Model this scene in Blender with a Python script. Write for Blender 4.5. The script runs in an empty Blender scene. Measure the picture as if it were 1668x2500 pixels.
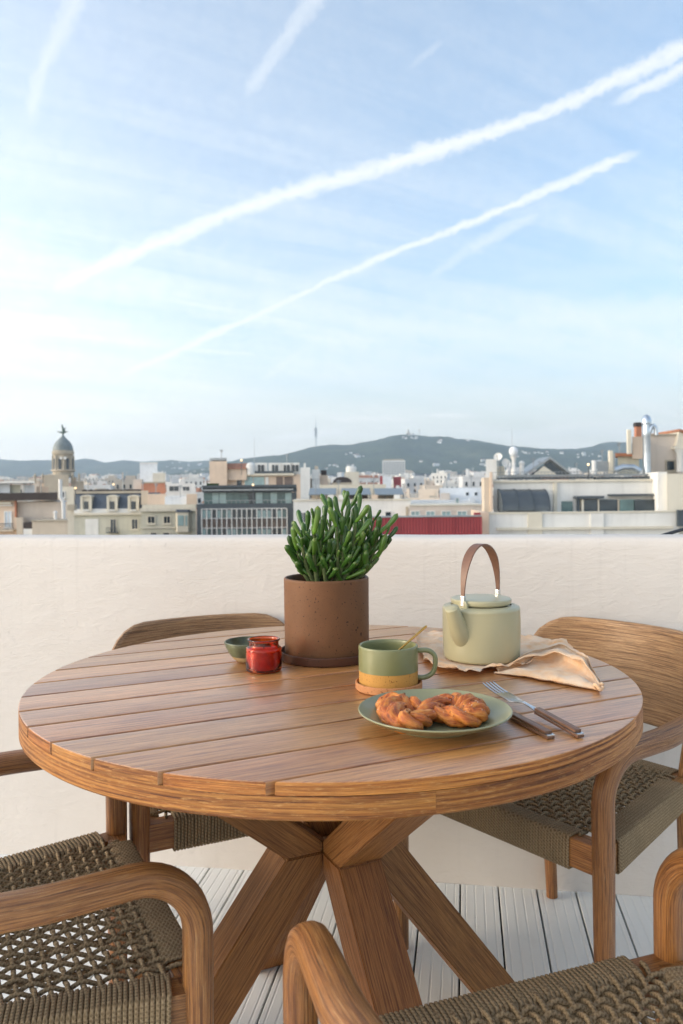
import bpy, bmesh, math, random
import numpy as np
from mathutils import Vector, Matrix, noise as mnoise

random.seed(7)
SC = bpy.context.scene
COL = SC.collection
PI = math.pi
R_ = math.radians

# ------------------------------------------------------------------ camera
FPX, YH, ROLL = 1944.444, 1189.13, -0.0098571     # focal length / horizon of the photograph (1668 x 2500)
EYE, TOP = 1.1045, 0.75                            # eye height and table height above the deck
cam_d = bpy.data.cameras.new('camera')
cam = bpy.data.objects.new('camera', cam_d)
COL.objects.link(cam)
cam.matrix_world = Matrix.Translation((0, 0, EYE)) @ Matrix.Rotation(PI / 2, 4, 'X') @ Matrix.Rotation(ROLL, 4, 'Z')
cam_d.sensor_fit = 'VERTICAL'
cam_d.sensor_height = 36
cam_d.sensor_width = 24
cam_d.lens = 28.0
cam_d.shift_y = (YH - 1250) / 2500
cam_d.clip_start = 0.02
cam_d.clip_end = 40000
cam_d.dof.use_dof = True
cam_d.dof.focus_distance = 1.42
cam_d.dof.aperture_fstop = 8.0
SC.camera = cam

# ------------------------------------------------------------------ light
SUN_AZ, SUN_EL = R_(-102), R_(12)                   # azimuth from +Y towards +X
sd = bpy.data.lights.new('sun', 'SUN')
sd.energy = 0.5
sd.angle = R_(20)
sd.color = (1.0, 0.82, 0.62)
sun = bpy.data.objects.new('sun', sd)
COL.objects.link(sun)
sdir = Vector((math.sin(SUN_AZ) * math.cos(SUN_EL), math.cos(SUN_AZ) * math.cos(SUN_EL), math.sin(SUN_EL)))
sun.rotation_euler = sdir.to_track_quat('Z', 'Y').to_euler()

SC.view_settings.view_transform = 'Standard'
SC.view_settings.look = 'None'
SC.view_settings.gamma = 1
SC.view_settings.use_curve_mapping = False
SC.view_settings.exposure = 1.42
SC.render.engine = 'CYCLES'
cy = SC.cycles
cy.use_denoising = True
try:
    cy.denoiser = 'OPENIMAGEDENOISE'
except Exception:
    pass
cy.max_bounces = 6
cy.diffuse_bounces = 3
cy.glossy_bounces = 3
cy.transmission_bounces = 6
cy.volume_bounces = 1
cy.use_adaptive_sampling = True
cy.adaptive_threshold = 0.02


# ------------------------------------------------------------------ picture geometry helpers
def ray(x, y):
    a, b = x - 834, y - 1250
    c, s = math.cos(ROLL), math.sin(ROLL)
    xr, yr = c * a + s * b, -s * a + c * b - (YH - 1250)
    return Vector((xr / FPX, 1, -yr / FPX))


def at(x, y, D):
    return Vector((0, 0, EYE)) + ray(x, y) * D


def onz(x, y, z):
    d = ray(x, y)
    return Vector((0, 0, EYE)) + d * ((z - EYE) / d.z)


# ------------------------------------------------------------------ node helpers
def N(nt, typ, props=None, **ins):
    n = nt.nodes.new('ShaderNode' + typ)
    for k, v in (props or {}).items():
        setattr(n, k, v)
    for k, v in ins.items():
        key = int(k[1:]) if k[0] == '_' and k[1:].isdigit() else k.replace('_', ' ')
        s = n.inputs[key]
        if isinstance(v, bpy.types.NodeSocket):
            nt.links.new(v, s)
        else:
            s.default_value = v
    return n


def mth(nt, op, a, b=None, c=None, clamp=False):
    kw = {'_0': a}
    if b is not None:
        kw['_1'] = b
    if c is not None:
        kw['_2'] = c
    return N(nt, 'Math', {'operation': op, 'use_clamp': clamp}, **kw).outputs[0]


def vm(nt, op, a, b=None):
    kw = {'_0': a}
    if b is not None:
        kw['_1'] = b
    n = N(nt, 'VectorMath', {'operation': op}, **kw)
    return n.outputs['Value'] if op in ('DOT_PRODUCT', 'LENGTH', 'DISTANCE') else n.outputs[0]


def ramp(nt, fac, stops, interp='LINEAR'):
    n = nt.nodes.new('ShaderNodeValToRGB')
    nt.links.new(fac, n.inputs[0])
    cr = n.color_ramp
    cr.interpolation = interp
    while len(cr.elements) < len(stops):
        cr.elements.new(0.5)
    for e, (p, c) in zip(cr.elements, stops):
        e.position = p
        if not hasattr(c, '__len__'):
            c = (c, c, c)
        e.color = (*c[:3], 1)
    return n.outputs[0]


def mix(nt, fac, a, b, mode='MIX'):
    n = nt.nodes.new('ShaderNodeMix')
    n.data_type = 'RGBA'
    n.blend_type = mode
    n.clamp_result = False
    for s, v in ((n.inputs[0], fac), (n.inputs[6], a), (n.inputs[7], b)):
        if isinstance(v, bpy.types.NodeSocket):
            nt.links.new(v, s)
        elif s.type == 'RGBA':
            s.default_value = (*v[:3], 1)
        else:
            s.default_value = v
    return n.outputs[2]


def noise(nt, vec, scale, detail=4, rough=0.55, dist=0.0):
    kw = dict(Scale=scale, Detail=detail, Roughness=rough, Distortion=dist)
    if vec is not None:
        kw['Vector'] = vec
    return N(nt, 'TexNoise', None, **kw).outputs['Fac']


def new_mat(name):
    m = bpy.data.materials.new(name)
    m.use_nodes = True
    nt = m.node_tree
    return m, nt, nt.nodes['Principled BSDF']


def lk(nt, a, b):
    nt.links.new(a, b)


def bump(nt, h, strength, dist, bsdf=None, normal=None):
    kw = dict(Height=h, Strength=strength, Distance=dist)
    if normal is not None:
        kw['Normal'] = normal
    o = N(nt, 'Bump', None, **kw).outputs[0]
    if bsdf is not None:
        lk(nt, o, bsdf.inputs['Normal'])
    return o


def objvec(nt):
    return N(nt, 'TexCoord').outputs['Object']


MT = {}


def plain(name, col, rough=0.6, metal=0.0, var=0.12, scale=6.0, bmp=0.0, bscale=60, spec=0.5, coat=0.0):
    m, nt, b = new_mat(name)
    v = objvec(nt)
    n = noise(nt, v, scale, 5)
    c = ramp(nt, n, [(0.3, [x * (1 - var) for x in col]), (0.7, [min(1, x * (1 + var)) for x in col])])
    lk(nt, c, b.inputs['Base Color'])
    b.inputs['Roughness'].default_value = rough
    b.inputs['Metallic'].default_value = metal
    b.inputs['Specular IOR Level'].default_value = spec
    b.inputs['Coat Weight'].default_value = coat
    if bmp:
        bump(nt, noise(nt, v, bscale, 5), bmp, 0.002, b)
    MT[name] = m
    return m


def wood(name, dark, mid, light, along=5, across=70, rough=0.5, fine=0.5, bmp=0.35, vary=0.35, spec=0.5, wear=None, attr='grain', coat=0.0):
    """grain runs along the first component of the point attribute 'grain' (metres)"""
    m, nt, b = new_mat(name)
    g = N(nt, 'Attribute', {'attribute_name': attr}).outputs['Vector']
    rnd = N(nt, 'ObjectInfo').outputs['Random']
    off = N(nt, 'CombineXYZ', None, X=mth(nt, 'MULTIPLY', rnd, 13.0), Y=mth(nt, 'MULTIPLY', rnd, 7.0), Z=mth(nt, 'MULTIPLY', rnd, 3.0)).outputs[0]
    g = vm(nt, 'ADD', g, off)
    warp = N(nt, 'TexNoise', None, Vector=vm(nt, 'MULTIPLY', g, (4, 14, 14)), Scale=1.0, Detail=2).outputs['Color']
    gw = vm(nt, 'ADD', g, vm(nt, 'MULTIPLY', vm(nt, 'SUBTRACT', warp, (0.5, 0.5, 0.5)), (0.0, 0.008, 0.008)))
    n1 = noise(nt, vm(nt, 'MULTIPLY', gw, (along, across, across)), 1.0, 5, 0.6)
    n2 = noise(nt, vm(nt, 'MULTIPLY', gw, (along * 5, across * 5, across * 5)), 1.0, 3, 0.6)
    n3 = noise(nt, vm(nt, 'MULTIPLY', g, (2.2, 9, 9)), 1.0, 3, 0.5)
    c = ramp(nt, n1, [(0.27, dark), (0.43, mid), (0.60, light), (0.78, mid)])
    pores = ramp(nt, n2, [(0.38, 0.35), (0.54, 1.0)])
    c = mix(nt, fine, c, mix(nt, 1.0, c, pores, 'MULTIPLY'))
    blot = ramp(nt, n3, [(0.3, 1 - vary), (0.7, 1 + vary * 0.5)])
    c = mix(nt, 1.0, c, blot, 'MULTIPLY')
    tone = ramp(nt, rnd, [(0.0, (0.76, 0.69, 0.62)), (0.3, (1.08, 0.98, 0.88)), (0.6, (0.92, 0.96, 0.98)), (1.0, (1.2, 1.16, 1.08))])
    c = mix(nt, 1.0, c, tone, 'MULTIPLY')
    if wear:
        w = ramp(nt, noise(nt, vm(nt, 'MULTIPLY', g, wear[1]), 1.0, 6, 0.7), [(wear[2], 0.0), (wear[2] + 0.12, 1.0)])
        c = mix(nt, mth(nt, 'MULTIPLY', w, wear[3]), c, wear[0])
    lk(nt, c, b.inputs['Base Color'])
    lk(nt, ramp(nt, n1, [(0.3, rough + 0.12), (0.7, rough - 0.06)]), b.inputs['Roughness'])
    b.inputs['Specular IOR Level'].default_value = spec
    b.inputs['Coat Weight'].default_value = coat
    b.inputs['Coat Roughness'].default_value = 0.34
    b.inputs['Coat IOR'].default_value = 1.6
    h = mth(nt, 'ADD', mth(nt, 'MULTIPLY', n1, 0.6), mth(nt, 'MULTIPLY', pores, 0.4))
    bump(nt, h, bmp, 0.0012, b)
    MT[name] = m
    return m


# ------------------------------------------------------------------ sky
def build_world():
    w = bpy.data.worlds.new('World')
    SC.world = w
    w.use_nodes = True
    nt = w.node_tree
    bg = nt.nodes['Background']
    sky = nt.nodes.new('ShaderNodeTexSky')
    sky.sky_type = 'NISHITA'
    sky.sun_disc = False
    sky.sun_elevation = SUN_EL
    sky.sun_rotation = SUN_AZ
    sky.altitude = 60
    sky.air_density = 1.0
    sky.dust_density = 2.6
    sky.ozone_density = 3.0
    d = N(nt, 'TexCoord').outputs['Generated']
    d = vm(nt, 'NORMALIZE', d)
    sep = N(nt, 'SeparateXYZ', None, Vector=d)
    z = sep.outputs[2]
    # flat-sky coordinates so that cirrus foreshortens towards the horizon
    zz = mth(nt, 'ADD', mth(nt, 'MAXIMUM', z, 0.0), 0.16)
    px = mth(nt, 'DIVIDE', sep.outputs[0], zz)
    py = mth(nt, 'DIVIDE', sep.outputs[1], zz)
    p = N(nt, 'CombineXYZ', None, X=px, Y=py, Z=0.0).outputs[0]
    rot = N(nt, 'VectorRotate', {'rotation_type': 'Z_AXIS'}, Vector=p, Angle=R_(-28)).outputs[0]
    ci = noise(nt, vm(nt, 'MULTIPLY', rot, (0.55, 1.6, 1)), 1.0, 7, 0.6, 0.6)
    ci2 = noise(nt, vm(nt, 'MULTIPLY', rot, (0.25, 0.9, 1)), 1.3, 4, 0.5, 0.3)
    streak = noise(nt, vm(nt, 'MULTIPLY', rot, (0.5, 5.5, 1)), 1.0, 8, 0.68, 0.9)
    low = N(nt, 'MapRange', {'interpolation_type': 'SMOOTHSTEP'}, Value=z, From_Min=0.52, From_Max=0.16, To_Min=0.35, To_Max=1.0).outputs[0]
    cir = mth(nt, 'MULTIPLY', ramp(nt, mth(nt, 'ADD', mth(nt, 'MULTIPLY', ci, 0.55), mth(nt, 'MULTIPLY', streak, 0.45)), [(0.33, 0.0), (0.60, 1.0)]), ramp(nt, ci2, [(0.25, 0.2), (0.55, 1.0)]))
    cir = mth(nt, 'MULTIPLY', cir, low)
    wob = N(nt, 'TexNoise', None, Vector=d, Scale=24.0, Detail=8, Roughness=0.72).outputs['Color']
    wob = vm(nt, 'SUBTRACT', wob, (0.5, 0.5, 0.5))
    dw = vm(nt, 'ADD', d, vm(nt, 'MULTIPLY', wob, (0.017, 0.017, 0.017)))
    fluff = noise(nt, d, 58.0, 8, 0.78)
    ragged = mth(nt, 'MULTIPLY', mth(nt, 'SUBTRACT', fluff, 0.5), 2.7)
    K = 1.0638
    segs = [((100, 668), (568, 472), 26, 24, .78, 'e'), ((552, 478), (912, 370), 24, 28, .82, 'n'), ((890, 377), (1252, 263), 28, 18, .88, 'n'),
            ((1230, 270), (1640, 78), 18, 26, .85, 's'), ((1400, 242), (1640, 120), 14, 22, .8, 'b'),
            ((255, 872), (432, 797), 12, 14, .8, 'e'), ((416, 804), (622, 705), 14, 12, .8, 'n'), ((606, 714), (894, 580), 12, 11, .8, 'n'),
            ((878, 588), (1054, 522), 10, 12, .8, 'n'), ((1036, 530), (1470, 346), 13, 14, .85, 's'), ((960, 662), (1094, 557), 12, 24, .4, 'e'),
            ((1076, 573), (1260, 475), 24, 16, .5, 's'), ((550, 240), (668, 62), 22, 26, .48, 'e'), ((650, 90), (760, -60), 26, 34, .48, 's'),
            ((60, 310), (102, 138), 26, 24, .46, 'e'), ((92, 160), (205, -60), 26, 34, .46, 's'), ((590, 880), (690, 805), 18, 16, .55, 'e'),
            ((672, 816), (800, 740), 16, 26, .48, 's'), ((320, 845), (415, 660), 22, 26, .34, 'b'), ((400, 800), (620, 816), 9, 7, .6, 'b'),
            ((915, 175), (1040, 72), 12, 12, .32, 'b'), ((465, 620), (535, 532), 14, 12, .34, 'b'), ((530, 515), (575, 465), 16, 12, .5, 'b'),
            ((735, 958), (970, 962), 9, 8, .85, 'b'), ((950, 956), (1105, 952), 9, 8, .8, 'b'), ((600, 1012), (820, 984), 16, 13, .8, 'b'),
            ((770, 985), (1000, 975), 10, 8, .55, 'b'), ((1230, 986), (1480, 964), 12, 10, .65, 'b'), ((1110, 1001), (1350, 990), 10, 9, .55, 'b'),
            ((300, 1012), (660, 1000), 12, 10, .45, 'b'), ((560, 680), (1010, 770), 60, 60, .55, 'b'), ((780, 735), (1330, 790), 56, 46, .6, 'b'),
            ((1150, 740), (1680, 715), 46, 70, .62, 'b'), ((1000, 790), (1480, 825), 30, 30, .5, 'b'), ((480, 700), (900, 600), 50, 40, .4, 'b'),
            ((1150, 640), (1680, 610), 30, 40, .3, 'b'), ((-40, 575), (210, 600), 20, 14, .5, 'b')]
    acc = cir
    acc = mth(nt, 'MULTIPLY', acc, 0.8)
    for (a, b_, w0, w1, st, fade) in segs:
        A = ray(a[0] * K, a[1] * K).normalized()
        B = ray(b_[0] * K, b_[1] * K).normalized()
        n = A.cross(B).normalized()
        mid = (A + B).normalized()
        t = n.cross(mid).normalized()
        if t.dot(B) < 0:
            t = -t
        half = math.acos(max(-1, min(1, A.dot(B)))) / 2
        s_ = K / FPX
        b = mth(nt, 'ABSOLUTE', vm(nt, 'DOT_PRODUCT', dw, tuple(n)))
        al = vm(nt, 'DOT_PRODUCT', dw, tuple(t))
        f = mth(nt, 'DIVIDE', al, math.sin(half))
        wd = mth(nt, 'ADD', mth(nt, 'MULTIPLY', mth(nt, 'MAXIMUM', mth(nt, 'MINIMUM', f, 1.2), -1.2), (w1 - w0) / 2 * s_), (w0 + w1) / 2 * s_)
        core = N(nt, 'MapRange', {'interpolation_type': 'SMOOTHERSTEP'}, Value=mth(nt, 'ADD', mth(nt, 'DIVIDE', b, wd), ragged), From_Min=1.45, From_Max=-0.1, To_Min=0.0, To_Max=1.0).outputs[0]
        e_long, e_short = min(0.9, 55 * s_ / math.sin(half)), min(0.2, 7 * s_ / math.sin(half))
        e0, e1 = (e_long if fade in ('b', 'e') else e_short), (e_long if fade in ('b', 's') else e_short)   # 'e': joins on at its end, 's': at its start
        c0 = N(nt, 'MapRange', {'interpolation_type': 'SMOOTHSTEP'}, Value=f, From_Min=-1 - e0 * 0.6, From_Max=-1 + e0, To_Min=0.0, To_Max=st).outputs[0]
        c1 = N(nt, 'MapRange', {'interpolation_type': 'SMOOTHSTEP'}, Value=f, From_Min=1 + e1 * 0.6, From_Max=1 - e1, To_Min=0.0, To_Max=1.0).outputs[0]
        cap = mth(nt, 'MULTIPLY', c0, c1)
        front = mth(nt, 'GREATER_THAN', vm(nt, 'DOT_PRODUCT', d, tuple(mid)), 0.3)
        mk = mth(nt, 'MULTIPLY', mth(nt, 'MULTIPLY', core, cap), front)
        acc = mth(nt, 'MAXIMUM', acc, mk)
    acc = mth(nt, 'MULTIPLY', acc, ramp(nt, fluff, [(0.25, 0.55), (0.6, 1.0)]), clamp=True)
    # thin high veil over the whole sky, haze at the horizon, wide bright veil round the hidden sun
    sunny = vm(nt, 'DOT_PRODUCT', d, tuple(sdir))
    near = mth(nt, 'MAXIMUM', mth(nt, 'MULTIPLY', mth(nt, 'ADD', sunny, 1.0), 0.5), 0.0)
    glow = mth(nt, 'ADD', mth(nt, 'POWER', near, GLOW_K[0]), mth(nt, 'MULTIPLY', mth(nt, 'POWER', near, GLOW_K[1]), GLOW_K[2]))
    hor = N(nt, 'MapRange', {'interpolation_type': 'SMOOTHSTEP'}, Value=z, From_Min=0.20, From_Max=-0.02, To_Min=0.0, To_Max=HORIZON).outputs[0]
    base = mix(nt, 1.0, mix(nt, 1.0, sky.outputs[0], (0.82, 0.82, 0.80), 'MULTIPLY'), VEILC, 'ADD')
    base = mix(nt, hor, base, HORC)
    glow = mth(nt, 'MULTIPLY', glow, N(nt, 'MapRange', {'interpolation_type': 'SMOOTHSTEP'}, Value=z, From_Min=0.02, From_Max=0.55, To_Min=1.0, To_Max=0.42).outputs[0])
    g3 = N(nt, 'CombineXYZ', None, X=mth(nt, 'MULTIPLY', glow, GLOWC[0]), Y=mth(nt, 'MULTIPLY', glow, GLOWC[1]), Z=mth(nt, 'MULTIPLY', glow, GLOWC[2])).outputs[0]

    def sky_colour(mask):
        c = mix(nt, mask, base, CLOUDC)
        return mix(nt, 1.0, c, g3, 'ADD')
    lk(nt, sky_colour(mth(nt, 'MULTIPLY', cir, 0.8)), bg.inputs[0])
    bg.inputs[1].default_value = SKY_STRENGTH
    bg2 = N(nt, 'Background', None, Color=sky_colour(acc), Strength=SKY_STRENGTH)
    ahead = mth(nt, 'MULTIPLY', mth(nt, 'GREATER_THAN', sep.outputs[1], 0.70), mth(nt, 'GREATER_THAN', z, -0.02))   # the part of the sky that holds contrails
    mx = N(nt, 'MixShader', None, _0=ahead, _1=bg.outputs[0], _2=bg2.outputs[0])
    lk(nt, mx.outputs[0], nt.nodes['World Output'].inputs[0])
    w.cycles.sampling_method = 'MANUAL'
    w.cycles.sample_map_resolution = 256


SKY_STRENGTH = 0.15
GLOW_K = (4.0, 14.0, 0.0)
GLOWC = (6.9, 6.25, 5.6)
HORIZON = 0.8
VEILC = (0.30, 0.36, 0.36)
HORC = (2.75, 2.58, 2.2)
CLOUDC = (2.9, 2.9, 2.85)
build_world()

# ------------------------------------------------------------------ mesh helpers
def tag(o, label=None, cat=None, group=None, kind=None):
    if label:
        o['label'] = label
    if cat:
        o['category'] = cat
    if group:
        o['group'] = group
    if kind:
        o['kind'] = kind
    return o


def empty(name, loc=(0, 0, 0), rz=0.0):
    o = bpy.data.objects.new(name, None)
    o.empty_display_size = 0.05
    o.location = loc
    o.rotation_euler = (0, 0, rz)
    COL.objects.link(o)
    return o


def link(name, me, parent=None, loc=None):
    o = bpy.data.objects.new(name, me)
    COL.objects.link(o)
    if parent is not None:
        o.parent = parent
    if loc is not None:
        o.location = loc
    return o


def copy_tree(o, parent=None):
    c = o.copy()
    COL.objects.link(c)
    if parent is not None:
        c.parent = parent
        c.matrix_parent_inverse = o.matrix_parent_inverse.copy()
    for ch in list(o.children):
        copy_tree(ch, c)
    return c


class MB:
    def __init__(s):
        s.v, s.f, s.g, s.m = [], [], [], []

    def add(s, verts, faces, grain=None, mi=0):
        o = len(s.v)
        s.v += [tuple(x) for x in verts]
        s.g += [tuple(x) for x in (grain if grain is not None else verts)]
        s.f += [tuple(i + o for i in f) for f in faces]
        s.m += [mi] * len(faces)
        return s

    def box(s, x0, x1, y0, y1, z0, z1, mi=0):
        v = [(x, y, z) for z in (z0, z1) for y in (y0, y1) for x in (x0, x1)]
        return s.add(v, [(0, 2, 3, 1), (4, 5, 7, 6), (0, 1, 5, 4), (2, 6, 7, 3), (0, 4, 6, 2), (1, 3, 7, 5)], mi=mi)

    def prism(s, poly, a0, a1, axes=(0, 1, 2), mi=0):
        """poly in (axes[0], axes[1]); extruded along axes[2]"""
        n = len(poly)
        v = []
        for h in (a0, a1):
            for p in poly:
                c = [0, 0, 0]
                c[axes[0]], c[axes[1]], c[axes[2]] = p[0], p[1], h
                v.append(c)
        f = [tuple(range(n))[::-1], tuple(range(n, 2 * n))] + [(i, (i + 1) % n, n + (i + 1) % n, n + i) for i in range(n)]
        return s.add(v, f, mi=mi)

    def tube(s, path, rad, n=8, caps=True, sec=None, up=(0, 0, 1), g0=0.0, mi=0, closed=False):
        """rad: radius, list, or fn(i) -> (a, b) half axes; sec: superellipse power"""
        P = [Vector(p) for p in path]
        L = len(P)
        V, G, F = [], [], []
        T = []
        for i in range(L):
            if closed:
                t = P[(i + 1) % L] - P[(i - 1) % L]
            else:
                t = P[min(i + 1, L - 1)] - P[max(i - 1, 0)]
            T.append(t.normalized() if t.length > 1e-9 else Vector((0, 0, 1)))
        u = Vector(up)
        if abs(u.dot(T[0])) > 0.95:
            u = Vector((1, 0, 0)) if abs(T[0].x) < 0.9 else Vector((0, 1, 0))
        a = (u - T[0] * u.dot(T[0])).normalized()
        d = g0
        for i in range(L):
            if i:
                a = a - T[i] * a.dot(T[i])
                a.normalize()
                d += (P[i] - P[i - 1]).length
            b = T[i].cross(a)
            r = rad(i) if callable(rad) else (rad[i] if hasattr(rad, '__len__') else rad)
            ra, rb = r if hasattr(r, '__len__') else (r, r)
            for k in range(n):
                th = 2 * PI * k / n
                ct, st = math.cos(th), math.sin(th)
                if sec:
                    q = (abs(ct) ** sec + abs(st) ** sec) ** (-1.0 / sec)
                    ct, st = ct * q, st * q
                V.append(P[i] + a * (ct * ra) + b * (st * rb))
                G.append((d, ct * ra, st * rb))
        seg = L if closed else L - 1
        for i in range(seg):
            j = (i + 1) % L
            for k in range(n):
                k2 = (k + 1) % n
                F.append((i * n + k, i * n + k2, j * n + k2, j * n + k))
        if caps and not closed:
            F.append(tuple(range(n))[::-1])
            F.append(tuple((L - 1) * n + k for k in range(n)))
        return s.add(V, F, G, mi)

    def lathe(s, prof, n=48, c=(0, 0, 0), mi=0, power=None):
        V, F = [], []
        for (r, z) in prof:
            for k in range(n):
                th = 2 * PI * k / n
                V.append((c[0] + r * math.cos(th), c[1] + r * math.sin(th), c[2] + z))
        for i in range(len(prof) - 1):
            for k in range(n):
                k2 = (k + 1) % n
                F.append((i * n + k, i * n + k2, (i + 1) * n + k2, (i + 1) * n + k))
        if prof[0][0] > 1e-6:
            F.append(tuple(range(n))[::-1])
        if prof[-1][0] > 1e-6:
            F.append(tuple((len(prof) - 1) * n + k for k in range(n)))
        return s.add(V, F, mi=mi)

    def mesh(s, name, mats, smooth=None, bevel=0, bseg=2, grain=None, merge=False):
        me = bpy.data.meshes.new(name)
        me.from_pydata(s.v, [], s.f)
        mats = mats if isinstance(mats, (list, tuple)) else [mats]
        for m in mats:
            me.materials.append(MT[m] if isinstance(m, str) else m)
        if len(mats) > 1:
            me.polygons.foreach_set('material_index', s.m)
        G = s.g
        if bevel or merge:
            bm = bmesh.new()
            bm.from_mesh(me)
            if merge:
                bmesh.ops.remove_doubles(bm, verts=bm.verts, dist=1e-6)
            if bevel:
                ed = [e for e in bm.edges if len(e.link_faces) == 2 and e.calc_face_angle(0) > 0.5]
                bmesh.ops.bevel(bm, geom=ed, offset=bevel, segments=bseg, affect='EDGES', profile=0.6, clamp_overlap=True)
            bm.to_mesh(me)
            bm.free()
            G = None
        if G is None or grain is not None:
            co = np.zeros(len(me.vertices) * 3)
            me.vertices.foreach_get('co', co)
            co = co.reshape(-1, 3)
            G = [(grain or (lambda p: p))(p) for p in co]
        at_ = me.attributes.new('grain', 'FLOAT_VECTOR', 'POINT')
        at_.data.foreach_set('vector', np.array(G, dtype=np.float32).ravel())
        if smooth is not None:
            me.polygons.foreach_set('use_smooth', [True] * len(me.polygons))
            if smooth < 180:
                try:
                    me.set_sharp_from_angle(angle=R_(smooth))
                except Exception:
                    pass
        me.update()
        return me

    def build(s, name, mats, parent=None, **kw):
        return link(name, s.mesh(name, mats, **kw), parent)


def catmull(pts, n):
    P = [Vector(p) for p in pts]
    P = [P[0] * 2 - P[1]] + P + [P[-1] * 2 - P[-2]]
    out = []
    m = len(P) - 3
    for i in range(n):
        t = i / (n - 1) * m
        k = min(int(t), m - 1)
        t -= k
        a, b, c, d = P[k:k + 4]
        out.append(0.5 * ((2 * b) + (c - a) * t + (2 * a - 5 * b + 4 * c - d) * t * t + (3 * b - a - 3 * c + d) * t ** 3))
    return out


def rounded_path(pts, rad, seg=8):
    """polyline with filleted corners"""
    P = [Vector(p) for p in pts]
    out = [P[0]]
    for i in range(1, len(P) - 1):
        a, b = (P[i - 1] - P[i]), (P[i + 1] - P[i])
        r = rad[i] if hasattr(rad, '__len__') else rad
        la, lb = a.length, b.length
        a.normalize()
        b.normalize()
        ang = a.angle(b)
        if r <= 0 or ang > PI - 0.02:
            out.append(P[i])
            continue
        t = min(r / math.tan(ang / 2), la * 0.49, lb * 0.49)
        r2 = t * math.tan(ang / 2)
        cdir = (a + b).normalized()
        cen = P[i] + cdir * (r2 / math.sin(ang / 2))
        s, e = P[i] + a * t, P[i] + b * t
        vs, ve = s - cen, e - cen
        q = vs.rotation_difference(ve)
        for k in range(seg + 1):
            qq = Matrix.Identity(3).to_quaternion().slerp(q, k / seg)
            out.append(cen + qq @ vs)
    out.append(P[-1])
    return out


def densify(path, step):
    P = [Vector(p) for p in path]
    out = [P[0]]
    for a, b in zip(P, P[1:]):
        n = max(1, int((b - a).length / step))
        for k in range(1, n + 1):
            out.append(a.lerp(b, k / n))
    return out

# ------------------------------------------------------------------ materials
wood('table_wood', (0.155, 0.046, 0.009), (0.40, 0.155, 0.038), (0.60, 0.285, 0.082), along=9, across=300, rough=0.38, fine=0.55, bmp=0.4, vary=0.2, spec=0.8, coat=1.0)
RIMW = dict(along=4, across=280, rough=0.5, fine=0.5, bmp=0.9, vary=0.25, wear=((0.66, 0.36, 0.12), (60, 420, 420), 0.55, 0.55))
wood('rim_wood', (0.075, 0.018, 0.003), (0.31, 0.102, 0.018), (0.58, 0.245, 0.052), **RIMW)
wood('slat_edge', (0.075, 0.018, 0.003), (0.31, 0.102, 0.018), (0.58, 0.245, 0.052), attr='edge_grain', **RIMW)
wood('leg_wood', (0.075, 0.022, 0.005), (0.215, 0.080, 0.018), (0.36, 0.155, 0.041), along=8, across=430, rough=0.5, fine=0.55, bmp=0.5, vary=0.18, spec=0.4)
wood('chair_wood', (0.055, 0.016, 0.004), (0.270, 0.104, 0.024), (0.48, 0.22, 0.062), along=9, across=430, rough=0.38, fine=0.55, bmp=0.7, vary=0.28,
     wear=((0.62, 0.36, 0.15), (14, 420, 420), 0.57, 0.6), coat=0.2)
wood('back_wood', (0.075, 0.027, 0.009), (0.285, 0.135, 0.050), (0.50, 0.28, 0.125), along=7, across=360, rough=0.42, fine=0.7, bmp=0.8, vary=0.2, coat=0.2)
wood('handle_wood', (0.07, 0.028, 0.014), (0.16, 0.075, 0.04), (0.24, 0.12, 0.07), along=9, across=420, rough=0.4, fine=0.5, bmp=0.2)


def rope_mat():
    m, nt, b = new_mat('rope')
    g = N(nt, 'Attribute', {'attribute_name': 'grain'}).outputs['Vector']
    s = N(nt, 'SeparateXYZ', None, Vector=g)
    ang = mth(nt, 'ARCTAN2', s.outputs[2], s.outputs[1])
    ph = mth(nt, 'MULTIPLY', s.outputs[0], 2 * PI / 0.0066)
    w1 = mth(nt, 'SINE', mth(nt, 'ADD', ph, mth(nt, 'MULTIPLY', ang, 2.0)))
    w2 = mth(nt, 'SINE', mth(nt, 'SUBTRACT', ph, mth(nt, 'MULTIPLY', ang, 2.0)))
    w = mth(nt, 'MAXIMUM', w1, mth(nt, 'MULTIPLY', w2, 0.7))
    f = mth(nt, 'MULTIPLY', mth(nt, 'ADD', w, 1.0), 0.5)
    n = noise(nt, vm(nt, 'MULTIPLY', g, (400, 400, 400)), 1.0, 3, 0.6)
    big = noise(nt, objvec(nt), 9.0, 3)
    c = ramp(nt, mth(nt, 'ADD', mth(nt, 'MULTIPLY', f, 0.38), mth(nt, 'MULTIPLY', n, 0.62)),
             [(0.22, (0.085, 0.054, 0.026)), (0.55, (0.245, 0.170, 0.092)), (0.9, (0.42, 0.32, 0.20))])
    c = mix(nt, 1.0, c, ramp(nt, big, [(0.3, 0.82), (0.7, 1.12)]), 'MULTIPLY')
    lk(nt, c, b.inputs['Base Color'])
    b.inputs['Roughness'].default_value = 0.85
    b.inputs['Specular IOR Level'].default_value = 0.25
    bump(nt, f, 0.25, 0.0014, b)
    MT['rope'] = m


rope_mat()


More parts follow.
